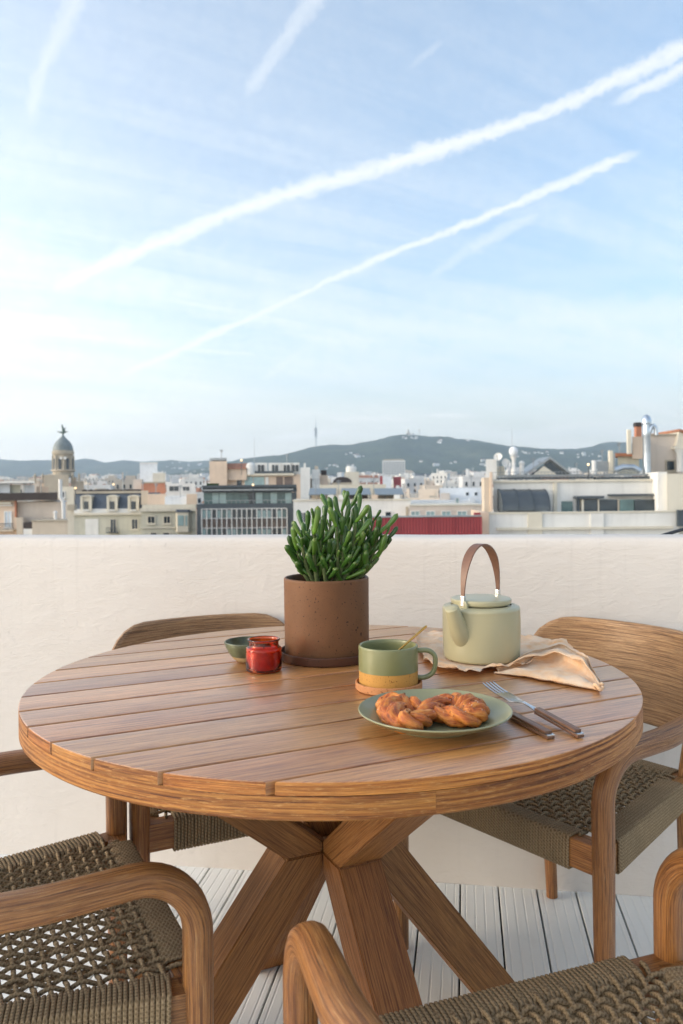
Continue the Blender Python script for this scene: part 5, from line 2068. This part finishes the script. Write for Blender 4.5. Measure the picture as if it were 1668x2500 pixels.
def plant():
    px, py, pz = pot()
    pl = tag(empty('succulent_plant', (px, py, pz)), 'dark green finger leaved succulent bush growing in the brown pot', 'plant')
    rng = random.Random(12)
    # leaf meshes, unit length along +z, slightly bent, rounded spoon tip
    T = []
    for k in range(5):
        bend = 0.10 + 0.07 * k
        V, path, rad = [], [], []
        n = 12
        for i in range(n):
            t = i / (n - 1)
            tt = t ** 0.9
            path.append((bend * (tt ** 2), 0.03 * math.sin(3 * tt + k), tt))
            r = 0.060 + 0.066 * min(1, tt / 0.7) ** 0.8
            if tt > 0.86:
                r *= math.sqrt(max(0.0, 1 - ((tt - 0.86) / 0.142) ** 2))
            rad.append((max(r, 0.004) * (0.86 + 0.03 * k), max(r, 0.004)))
        b = MB()
        b.tube(path, lambda i: rad[i], 9)
        b.g = [(v[2], v[0], v[1]) for v in b.v]
        T.append(b.mesh('leaf', 'jade_leaf', smooth=180))
    tips = [(705, 560), (700, 480), (760, 350), (735, 410), (830, 280), (800, 450), (880, 430), (905, 300), (960, 240), (950, 400), (1010, 330), (1050, 215), (1105, 190), (1100, 330), (1165, 240),
            (1180, 330), (1235, 320), (1290, 290), (1330, 380), (1290, 440), (1385, 400), (1220, 430), (1150, 460), (1060, 480), (960, 520), (860, 600), (800, 600), (1030, 590), (1190, 580), (1120, 600), (910, 640), (1000, 660)]
    cen = Vector((0, 0, 0.02))
    for q, (cx, cyy) in enumerate(tips):
        X, Yp = 500 + cx / 3.136, 1180 + cyy / 3.136
        dd = rng.uniform(-0.055, 0.055)
        if q in (0, 1, 18, 20):
            dd *= 0.4
        tip = at(X, Yp, py + dd) - Vector(pl.location)
        hgt = max(0.02, tip.z)
        root = Vector((max(-.05, min(.05, tip.x * 0.33)) + rng.uniform(-.012, .012), tip.y * 0.4 + rng.uniform(-.012, .012), -0.004))
        midp = root.lerp(tip, 0.5) + Vector((tip.x * 0.12, 0, -0.06 * hgt))
        path = catmull([root, midp, tip], 9)
        b = MB()
        b.tube(path, lambda i: 0.0058 - 0.0032 * i / 8, 7)
        b.build('stem', 'stem_bark', pl, smooth=180)
        out = (tip - cen)
        out.normalize()
        nl = 9 if q < 24 else 7
        for k in range(nl):
            t = 0.30 + 0.70 * (k / max(1, nl - 1))
            fi = t * 8
            i0 = min(7, int(fi))
            base = path[i0].lerp(path[i0 + 1], fi - i0)
            ga = k * 2.4 + q
            side = Vector((math.cos(ga), math.sin(ga), 0.0))
            spread = 0.85 - 0.5 * (k / max(1, nl - 1))
            dirv = out * 0.70 + Vector((0, 0, 0.34)) + side * spread * 1.3 + Vector((rng.uniform(-.38, .38), rng.uniform(-.38, .38), rng.uniform(-.2, .3)))
            dirv.normalize()
            Lf = rng.uniform(0.022, 0.056) * (0.92 if q > 23 else 1)
            o = link('leaf', rng.choice(T), pl)
            qn = dirv.to_track_quat('Z', 'X')
            inward = math.atan2(0, 1)
            o.rotation_mode = 'QUATERNION'
            from mathutils import Quaternion
            # bend upwards: choose roll so that local +x points up
            best = None
            for rr in range(12):
                q2 = qn @ Quaternion((0, 0, 1), rr * PI / 6)
                zz = (q2 @ Vector((1, 0, 0))).z
                if best is None or zz > best[0]:
                    best = (zz, q2)
            o.rotation_quaternion = best[1] @ Quaternion((0, 0, 1), rng.uniform(-.6, .6))
            o.location = base
            o.scale = (Lf * rng.uniform(.85, 1.08), Lf * rng.uniform(.85, 1.08), Lf)


plant()


def teapot():
    x, y, z = 0.2825, 1.626, TOP + 0.0042
    az = math.atan2(-0.73, -0.68)
    t = place('teapot', x, y, z, 'matte sage green teapot with arched brown strap handle', 'teapot', az)
    # local +x is the spout direction
    prof = [(0.0, 0.0), (0.069, 0.0)] + arc(0.0705, 0.0065, 0.0065, -90, -5, 5) + [(0.0775, 0.02), (0.0785, 0.05), (0.0787, 0.08), (0.0782, 0.098)] + arc(0.0712, 0.1, 0.0072, 0, 85, 7) + \
        [(0.066, 0.1085), (0.0615, 0.1088), (0.060, 0.106), (0.0, 0.104)]
    MB().lathe(prof, 96).build('body', 'sage_matte', t, smooth=35)
    lid = [(0.0, 0.109), (0.056, 0.1092), (0.0575, 0.111)] + arc(0.0580, 0.1135, 0.0026, -70, 0, 3) + arc(0.0580, 0.1185, 0.0034, 0, 80, 5) + [(0.05, 0.1226), (0.03, 0.1236), (0.0, 0.124)]
    MB().lathe(lid, 72).build('lid', 'sage_matte', t, smooth=35)
    path = [(0.050, 0, 0.040), (0.064, 0, 0.050), (0.077, 0, 0.063), (0.089, 0, 0.083), (0.0965, 0, 0.099), (0.103, 0, 0.112)]
    path = catmull(path, 20)
    rr = np.interp(np.linspace(0, 1, 20), [0, .3, .6, 1], [0.023, 0.021, 0.017, 0.0138])
    b = MB()
    b.tube(path, lambda i: rr[i], 28, caps=False, up=(0, 1, 0))
    inner = [path[-1] * 1.0, path[-3], path[-6], path[-9]]
    d = (path[-1] - path[-2]).normalized()
    b.tube([path[-1], path[-1] + d * 0.0012, path[-1] + d * 0.0008, path[-4], path[-8]], [0.0138, 0.0130, 0.0112, 0.0115, 0.013], 28, caps=False, up=(0, 1, 0))
    b.build('spout', 'sage_matte', t, smooth=180)
    for s in (1, -1):
        b = MB()
        P = [(s * 0.063, -0.0095), (s * 0.063, 0.0095)]
        lug = [(-0.0115, 0.104), (0.0115, 0.104), (0.010, 0.116), (0.006, 0.1225), (0.0, 0.1245), (-0.006, 0.1225), (-0.010, 0.116)]
        b.prism(lug, s * 0.0605 if s > 0 else -0.0665, s * 0.0605 + 0.006 if s > 0 else -0.0605, (1, 2, 0))
        b.build('lug', 'sage_matte', t, bevel=0.0014, smooth=40)
        b = MB()
        b.box(s * 0.0636 - 0.0042, s * 0.0636 + 0.0042, -0.0042, 0.0042, 0.112, 0.132)
        b.build('clip', 'steel', t, bevel=0.001)
    # strap
    n = 41
    V, F, G = [], [], []
    for i in range(n):
        a = PI * i / (n - 1)
        c, s = math.cos(a), math.sin(a)
        xx = 0.0645 * (abs(c) ** 0.95) * (1 if c > 0 else -1) * (1 + 0.10 * math.sin(a) ** 2 * abs(c))
        zz = 0.126 + 0.1045 * s ** 0.92
        w = 0.0035 + 0.0065 * min(1, s * 1.4) ** 1.2
        nx, nz = c, s
        for (u, th) in ((-w, -.0015), (w, -.0015), (w, .0015), (-w, .0015)):
            V.append((xx + nx * th, u, zz + nz * th))
            G.append((i * 0.007, u, th))
    for i in range(n - 1):
        for k in range(4):
            F.append((i * 4 + k, i * 4 + (k + 1) % 4, (i + 1) * 4 + (k + 1) % 4, (i + 1) * 4 + k))
    F += [(0, 1, 2, 3)[::-1], tuple((n - 1) * 4 + k for k in range(4))]
    MB().add(V, F, G).build('handle', 'leather', t, smooth=40)


teapot()


def mug():
    x, y = 0.0792, 1.3995
    c = place('coaster', x + 0.0005, y - 0.001, Z, 'round tan clay coaster under the two tone mug', 'coaster')
    MB().lathe([(0, 0), (0.0545, 0)] + arc(0.0555, 0.003, 0.003, -90, 0, 3) + [(0.0585, 0.0115)] + arc(0.0572, 0.0125, 0.0014, 0, 180, 4) + [(0.0545, 0.0085), (0.0535, 0.006), (0, 0.006)], 64).build('disc', 'cork', c, smooth=40)
    m = place('mug', x, y, Z + 0.0064, 'short wide sage green mug with bare ochre clay base', 'mug')
    r, h, zb = 0.0517, 0.0705, 0.0270
    MB().lathe([(0, 0), (r - 0.005, 0)] + arc(r - 0.0045, 0.0045, 0.0045, -90, 0, 4) + [(r, zb)], 72).build('base', 'clay_ochre', m, smooth=40)
    MB().lathe([(r + 0.0003, zb), (r + 0.0005, zb + 0.002), (r + 0.0004, h - 0.003)] + arc(r - 0.0019, h - 0.0022, 0.0022, 0, 180, 6) + [(r - 0.0046, h - 0.01), (r - 0.0046, 0.010), (r - 0.010, 0.006), (0, 0.0055)], 72).build('glazed_cup', 'sage_glaze', m, smooth=40)
    a = R_(-4)
    pts = [(r - 0.003, 0, 0.060), (r + 0.017, 0, 0.0605), (r + 0.029, 0, 0.052), (r + 0.0305, 0, 0.038), (r + 0.026, 0, 0.022), (r + 0.012, 0, 0.0135), (r - 0.003, 0, 0.0135)]
    b = MB()
    b.tube(catmull(pts, 34), lambda i: (0.0042, 0.0062), 12, sec=2.6, up=(0, 0, 1))
    hd = b.build('handle', 'sage_glaze', m, smooth=60)
    hd.rotation_euler = (0, 0, a)
    # spoon standing in the mug
    s = tag(empty('spoon', (x, y, Z + 0.0128)), 'slim gold teaspoon leaning out of the sage mug', 'spoon')
    p1 = at(1041.7, 1527.7, 1.432) - Vector(s.location)
    p0 = at(970, 1590, 1.415) - Vector(s.location)
    d = (p1 - p0).normalized()
    pb = p0 - d * 0.042
    b = MB()
    b.tube([pb, p0, p1 - d * 0.002, p1], [(0.0018, 0.0014), (0.0018, 0.0014), (0.0024, 0.0015), (0.0010, 0.0008)], 10)
    b.build('handle', 'gold', s, smooth=60)
    b = MB()
    q = pb
    V, F = [], []
    b.tube([q + d * 0.004, q, q - d * 0.006, q - d * 0.014, q - d * 0.02], [(0.002, .0015), (0.006, .0018), (0.009, .0022), (0.007, .002), (0.001, .001)], 12)
    b.build('bowl', 'gold', s, smooth=80)


mug()


def bowl_and_candle():
    b_ = place('bowl', -0.1935, 1.632, Z, 'small dark green glazed bowl behind the red candle jar', 'bowl')
    prof_o = [(0.0, 0.0), (0.020, 0.0), (0.024, 0.001), (0.031, 0.006), (0.036, 0.0125)]
    MB().lathe(prof_o, 56).build('bare_foot', 'bowl_foot', b_, smooth=50)
    MB().lathe([(0.0362, 0.0125), (0.0415, 0.020), (0.0465, 0.030), (0.0495, 0.0395)] + arc(0.0478, 0.0400, 0.0016, 0, 180, 5) + [(0.043, 0.030), (0.035, 0.018), (0.022, 0.009), (0.0, 0.0075)], 56).build('cup', 'bowl_glaze', b_, smooth=50)
    c = place('candle_jar', -0.154, 1.5455, Z, 'small red amber glass candle jar with rolled rim', 'candle jar')
    g = 0.0024
    out = [(0.0, 0.0), (0.029, 0.0)] + arc(0.0305, 0.004, 0.004, -90, 0, 4) + [(0.0347, 0.012), (0.0349, 0.040)] + arc(0.0300, 0.0420, 0.0048, 0, 75, 5) + [(0.0296, 0.0485), (0.0290, 0.051), (0.0290, 0.0575)] + arc(0.0298, 0.0600, 0.0021, -80, 150, 6)
    inn = [(0.0268, 0.0575), (0.0268, 0.0500), (0.0285, 0.0455), (0.0318, 0.0410), (0.0322, 0.0100), (0.0290, 0.0050), (0.0, 0.0045)]
    MB().lathe(out + inn, 64).build('glass', 'amber_glass', c, smooth=40)
    MB().lathe([(0.0, 0.0047), (0.0288, 0.0052), (0.0319, 0.0102), (0.0316, 0.0395), (0.0300, 0.0402), (0.0, 0.0398)], 48).build('wax', 'amber_wax', c, smooth=40)
    b = MB()
    b.tube([(0, 0, 0.039), (0.0005, 0, 0.046), (0.0012, 0, 0.0490)], 0.0009, 6)
    b.build('wick', 'black_rubber', c)


bowl_and_candle()


def plate_and_pastry():
    x, y = 0.1345, 1.178
    p = place('plate', x, y, Z, 'round sage green plate carrying the sugared pastry', 'plate')
    prof = [(0.0, 0.002), (0.052, 0.002), (0.053, 0.0), (0.060, 0.0), (0.062, 0.003), (0.080, 0.0085), (0.098, 0.0155), (0.1118, 0.0235)] + arc(0.1118, 0.0250, 0.0014, -40, 150, 5) + \
        [(0.104, 0.0212), (0.090, 0.0150), (0.076, 0.0095), (0.060, 0.0065), (0.0, 0.0060)]
    MB().lathe(prof, 96).build('dish', 'sage_plate', p, smooth=50)
    # figure-of-eight sweet roll
    k = tag(empty('pastry', (x - 0.003, y + 0.004, Z + 0.0062), R_(8)), 'golden knotted pastry with sugar and nut crumbs on the plate', 'pastry')
    n, m = 220, 16
    V, F, G = [], [], []
    P = []
    for i in range(n):
        t = 2 * PI * i / n
        P.append(Vector((0.0585 * math.cos(t), 0.044 * math.sin(2 * t) * (1 - 0.12 * math.cos(t)), 0.0)))
    for st in range(3):
        base_i = len(V)
        for i in range(n):
            t = 2 * PI * i / n
            tan = (P[(i + 1) % n] - P[i - 1]).normalized()
            side = Vector((-tan.y, tan.x, 0))
            cross = math.exp(-(math.cos(t) / 0.30) ** 2)
            lift = 0.004 * cross * (1 if math.sin(t) > 0 else -0.2)
            ph = 6 * t + 2 * PI * st / 3 + 0.5 * math.sin(3 * t)
            fat = 1.0 + 0.16 * math.cos(2 * t) + 0.07 * math.sin(5 * t + st)
            off = side * (math.cos(ph) * 0.0098 * fat) + Vector((0, 0, math.sin(ph) * 0.0078 * fat))
            R0 = 0.0112 * fat
            for j in range(m):
                a = 2 * PI * j / m
                dv = side * math.cos(a) + Vector((0, 0, math.sin(a)))
                q = P[i] + off + dv * R0
                rr = R0 * (1.0 + 0.24 * mnoise.noise(q * 70) + 0.13 * mnoise.noise(q * 190) + 0.05 * mnoise.noise(q * 420))
                w = P[i] + off + dv * rr
                V.append(Vector((w.x, w.y, max(0.0005, 0.0140 + lift + w.z * 0.82))))
                G.append((t * 0.06, a * 0.012 + st, rr))
        for i in range(n):
            for j in range(m):
                F.append((base_i + i * m + j, base_i + i * m + (j + 1) % m, base_i + ((i + 1) % n) * m + (j + 1) % m, base_i + ((i + 1) % n) * m + j))
    MB().add(V, F, G).build('crust', 'pastry', k, smooth=180)
    rng = random.Random(8)
    for nm, mt, cnt, sz in (('nut_crumbs', 'nut', 420, (0.0010, 0.0027)), ('sugar_crumbs', 'sugar_grain', 420, (0.0004, 0.0011))):
        b = MB()
        for _ in range(cnt):
            q = Vector(V[rng.randrange(len(V))])
            if q.z < 0.017:
                continue
            if nm == 'nut_crumbs' and q.x < -0.01 and rng.random() < 0.55:
                continue
            s = rng.uniform(*sz)
            pts = [q + Vector((rng.gauss(0, 1), rng.gauss(0, 1), rng.gauss(0, 1) * .8)).normalized() * s * rng.uniform(.6, 1.2) for _ in range(6)]
            b.add(pts, [(0, 1, 2), (0, 2, 3), (0, 3, 1), (4, 2, 1), (4, 3, 2), (4, 1, 3), (5, 0, 1), (5, 1, 4)])
        tag(b.build(nm, mt, k), kind='stuff')


plate_and_pastry()


def cutlery():
    # fork: tines propped, handle end near the table edge; local +x from handle end to tines
    e = onz(1418, 1793, Z + 0.006)
    tip = onz(1191, 1669, Z + 0.020)
    d = tip - e
    L = d.length
    f = tag(empty('fork', e), 'steel fork with wood inlaid handle right of the plate', 'fork')
    f.rotation_mode = 'QUATERNION'
    xax = d.normalized()
    yax = Vector((0, 0, 1)).cross(xax).normalized()
    zax = xax.cross(yax)
    f.rotation_quaternion = Matrix((xax, yax, zax)).transposed().to_quaternion()

    def strip(pts, th, mat, nm, par, bev=0.0004):
        """pts: (x, half width, z) along the piece"""
        V, F = [], []
        for (x, w, z) in pts:
            V += [(x, -w, z - th / 2), (x, w, z - th / 2), (x, w, z + th / 2), (x, -w, z + th / 2)]
        for i in range(len(pts) - 1):
            for k in range(4):
                F.append((i * 4 + k, i * 4 + (k + 1) % 4, (i + 1) * 4 + (k + 1) % 4, (i + 1) * 4 + k))
        F += [(3, 2, 1, 0), tuple((len(pts) - 1) * 4 + k for k in range(4))]
        return MB().add(V, F).build(nm, mat, par, bevel=bev, smooth=40)
    hl = 0.108
    strip([(0.0, .0055, 0), (hl, .0058, 0)], 0.0022, 'steel', 'handle_core', f)
    for s in (1, -1):
        strip([(0.0 if s < 0 else .0065, .0056, s * .0029), (hl - .002, .0052, s * .0029)], 0.0036, 'handle_wood', 'handle_scale', f, .0006)
    nk = hl + 0.034
    strip([(hl - .001, .0050, 0), (hl + .012, .0038, .0005), (nk - .004, .0032, .001), (nk, .0036, .001), (nk + .012, .0095, -.0015), (nk + .022, .0118, -.003), (L - .045, .0121, -.003)], 0.0022, 'steel', 'neck', f)
    for k in range(4):
        yy = (k - 1.5) * 0.0066
        V, F = [], []
        pts = [(L - .046, -.003), (L - .030, -.0022), (L - .014, -.0006), (L - .002, .0016), (L, .0020)]
        ws = [.0021, .0020, .0018, .0013, .0007]
        for (x, z), w in zip(pts, ws):
            V += [(x, yy - w, z - .0009), (x, yy + w, z - .0009), (x, yy + w, z + .0009), (x, yy - w, z + .0009)]
        for i in range(4):
            for q in range(4):
                F.append((i * 4 + q, i * 4 + (q + 1) % 4, (i + 1) * 4 + (q + 1) % 4, (i + 1) * 4 + q))
        F += [(3, 2, 1, 0), (16, 17, 18, 19)]
        MB().add(V, F).build('tine', 'steel', f, bevel=.0003)
    e = onz(1345, 1796, Z + 0.0055)
    tip = onz(1240, 1741, Z + 0.0055)
    d = (tip - e).normalized()
    kf = tag(empty('knife', e), 'table knife with dark wood inlaid handle, blade behind the plate', 'knife')
    kf.rotation_euler = (0, 0, math.atan2(d.y, d.x))
    strip([(0.0, .0060, 0), (hl, .0062, 0)], 0.0022, 'steel', 'handle_core', kf)
    for s in (1, -1):
        strip([(0.0 if s < 0 else .0065, .0061, s * .0029), (hl - .002, .0057, s * .0029)], 0.0036, 'handle_wood', 'handle_scale', kf, .0006)
    strip([(hl - .001, .0055, 0), (hl + .01, .0050, -.001), (hl + .02, .0078, -.0025), (hl + .07, .0086, -.0032), (hl + .095, .0065, -.0034), (hl + .105, .0015, -.0034)], 0.0016, 'steel', 'blade', kf)


cutlery()


def napkin():
    nk = tag(empty('linen_napkin', (0.28, 1.55, Z)), 'crumpled peach linen napkin under the sage teapot', 'napkin')
    org = Vector(nk.location)
    tx, ty = 0.2825, 1.626

    def pl(lst):
        return [onz(x, y, TOP) for x, y in lst]
    # flat crumpled sheet under the teapot
    fr = catmull(pl([(1014, 1578), (1028, 1608), (1062, 1636), (1121, 1651), (1170, 1655), (1187, 1644), (1222, 1646), (1262, 1638), (1330, 1620), (1395, 1600)]), 120)
    bk = catmull(pl([(1014, 1560), (1030, 1553), (1060, 1549), (1100, 1548), (1180, 1550), (1262, 1560), (1310, 1567), (1350, 1572), (1380, 1578), (1398, 1590)]), 120)
    nv = 56
    V, F = [], []
    for i in range(120):
        for j in range(nv):
            v = j / (nv - 1)
            p = fr[i].lerp(bk[i], v)
            q = Vector((p.x, p.y, 0))
            dist = math.hypot(p.x - tx, p.y - ty)
            k = min(1.0, max(0.0, (dist - 0.083) / 0.03))
            edge = math.exp(-(v / 0.10) ** 2) + 0.6 * math.exp(-((1 - v) / 0.08) ** 2) + math.exp(-(i / 9.0) ** 2)
            w = 0.0035 + 0.0050 * mnoise.noise(q * 26) + 0.0042 * abs(mnoise.noise(q * 48 + Vector((3, 1, 0)))) + 0.0022 * mnoise.noise(q * 95)
            e = edge * (0.0050 + 0.0085 * mnoise.noise(Vector((p.x * 38, p.y * 38, 4.4))))
            z = 0.0016 + k * max(0.0, w + e)
            z = max(z, 0.0008)
            p = p + Vector((mnoise.noise(q * 40 + Vector((9, 0, 0))) * 0.004 * k, mnoise.noise(q * 40 + Vector((0, 9, 0))) * 0.004 * k, 0))
            V.append((p.x - org.x, p.y - org.y, z))
    for i in range(119):
        for j in range(nv - 1):
            F.append((i * nv + j, (i + 1) * nv + j, (i + 1) * nv + j + 1, i * nv + j + 1))
    b = MB().add(V, F)
    o = b.build('sheet', 'linen', nk, smooth=180)
    md = o.modifiers.new('thick', 'SOLIDIFY')
    md.thickness = 0.0007
    md.offset = 1
    # folded over corner with a rolled front edge and an open pocket
    nu, nvv = 90, 96
    fr = catmull(pl([(1205, 1645), (1240, 1650), (1290, 1659), (1345, 1669), (1400, 1679), (1440, 1686), (1462, 1689)]), nu)
    bk = catmull(pl([(1222, 1640), (1262, 1622), (1315, 1598), (1372, 1588), (1418, 1612), (1448, 1648), (1470, 1678)]), nu)
    hg = np.interp(np.linspace(0, 1, nu), [0, .15, .35, .55, .75, .9, 1], [.006, .013, .023, .029, .027, .017, .010])
    prof = [(0.02, 0.0), (-0.01, .18), (.03, .40), (.11, .50), (.19, .40), (.25, .16), (.34, .06), (.45, .10), (.53, .34), (.53, .70), (.46, .93), (.455, 1.02), (.52, 1.05), (.62, .86), (.72, .60), (.79, .46), (.82, .58), (.80, .80), (.85, .86), (.93, .5), (1.0, 0.0)]
    cp = catmull([(a, b_, 0) for a, b_ in prof], nvv)
    V, F = [], []
    for i in range(nu):
        a, c = fr[i], bk[i]
        u = i / (nu - 1)
        for j in range(nvv):
            yy, zz = cp[j].x, cp[j].y
            flat = 1 - math.exp(-((1 - u) / 0.14) ** 2) * 0.35
            p = a + (c - a) * yy
            q = Vector((p.x * 34, p.y * 34, zz * 1.3))
            w = mnoise.noise(q) * 0.0026 + mnoise.noise(q * 2.3) * 0.0013
            z = 0.001 + zz * hg[i] * (1 + 0.25 * mnoise.noise(Vector((u * 9, zz * 1.5, 2.2)))) * flat + (abs(w) if zz < .15 else w)
            p = p + Vector((mnoise.noise(q + Vector((5, 5, 5))) * 0.0045, mnoise.noise(q + Vector((8, 5, 1))) * 0.0045, 0))
            V.append((p.x - org.x, p.y - org.y, max(0.0009, z)))
    for i in range(nu - 1):
        for j in range(nvv - 1):
            F.append((i * nvv + j, (i + 1) * nvv + j, (i + 1) * nvv + j + 1, i * nvv + j + 1))
    o = MB().add(V, F).build('folded_corner', 'linen', nk, smooth=180)
    md = o.modifiers.new('thick', 'SOLIDIFY')
    md.thickness = 0.0007
    # little hem knot at the tip
    c = onz(1462, 1682, TOP + 0.006) - org
    b = MB()
    pts = [c + Vector((0.0065 * math.cos(t), 0.006 * math.sin(t), 0.004 + 0.0035 * math.sin(2 * t + 1))) for t in np.linspace(0, 2 * PI * 0.93, 16)]
    b.tube(pts, lambda i: 0.0032 + 0.0008 * math.sin(i * 1.7), 8)
    b.build('corner_hem', 'linen', nk, smooth=180)


napkin()


def cable():
    p = [at(1560, 1325, 2.34), at(2000, 1190, 58)]          # from the parapet's outer face across to the next building
    c = tag(empty('black_cable', p[0]), 'taut black cable rising behind the parapet at right edge', 'cable')
    b = MB()
    b.tube([(p[1] - p[0]) * k for k in (0, 0.02, 0.1, 0.5, 1)], 0.0065, 8)
    b.build('cable', 'black_rubber', c, smooth=180)


cable()
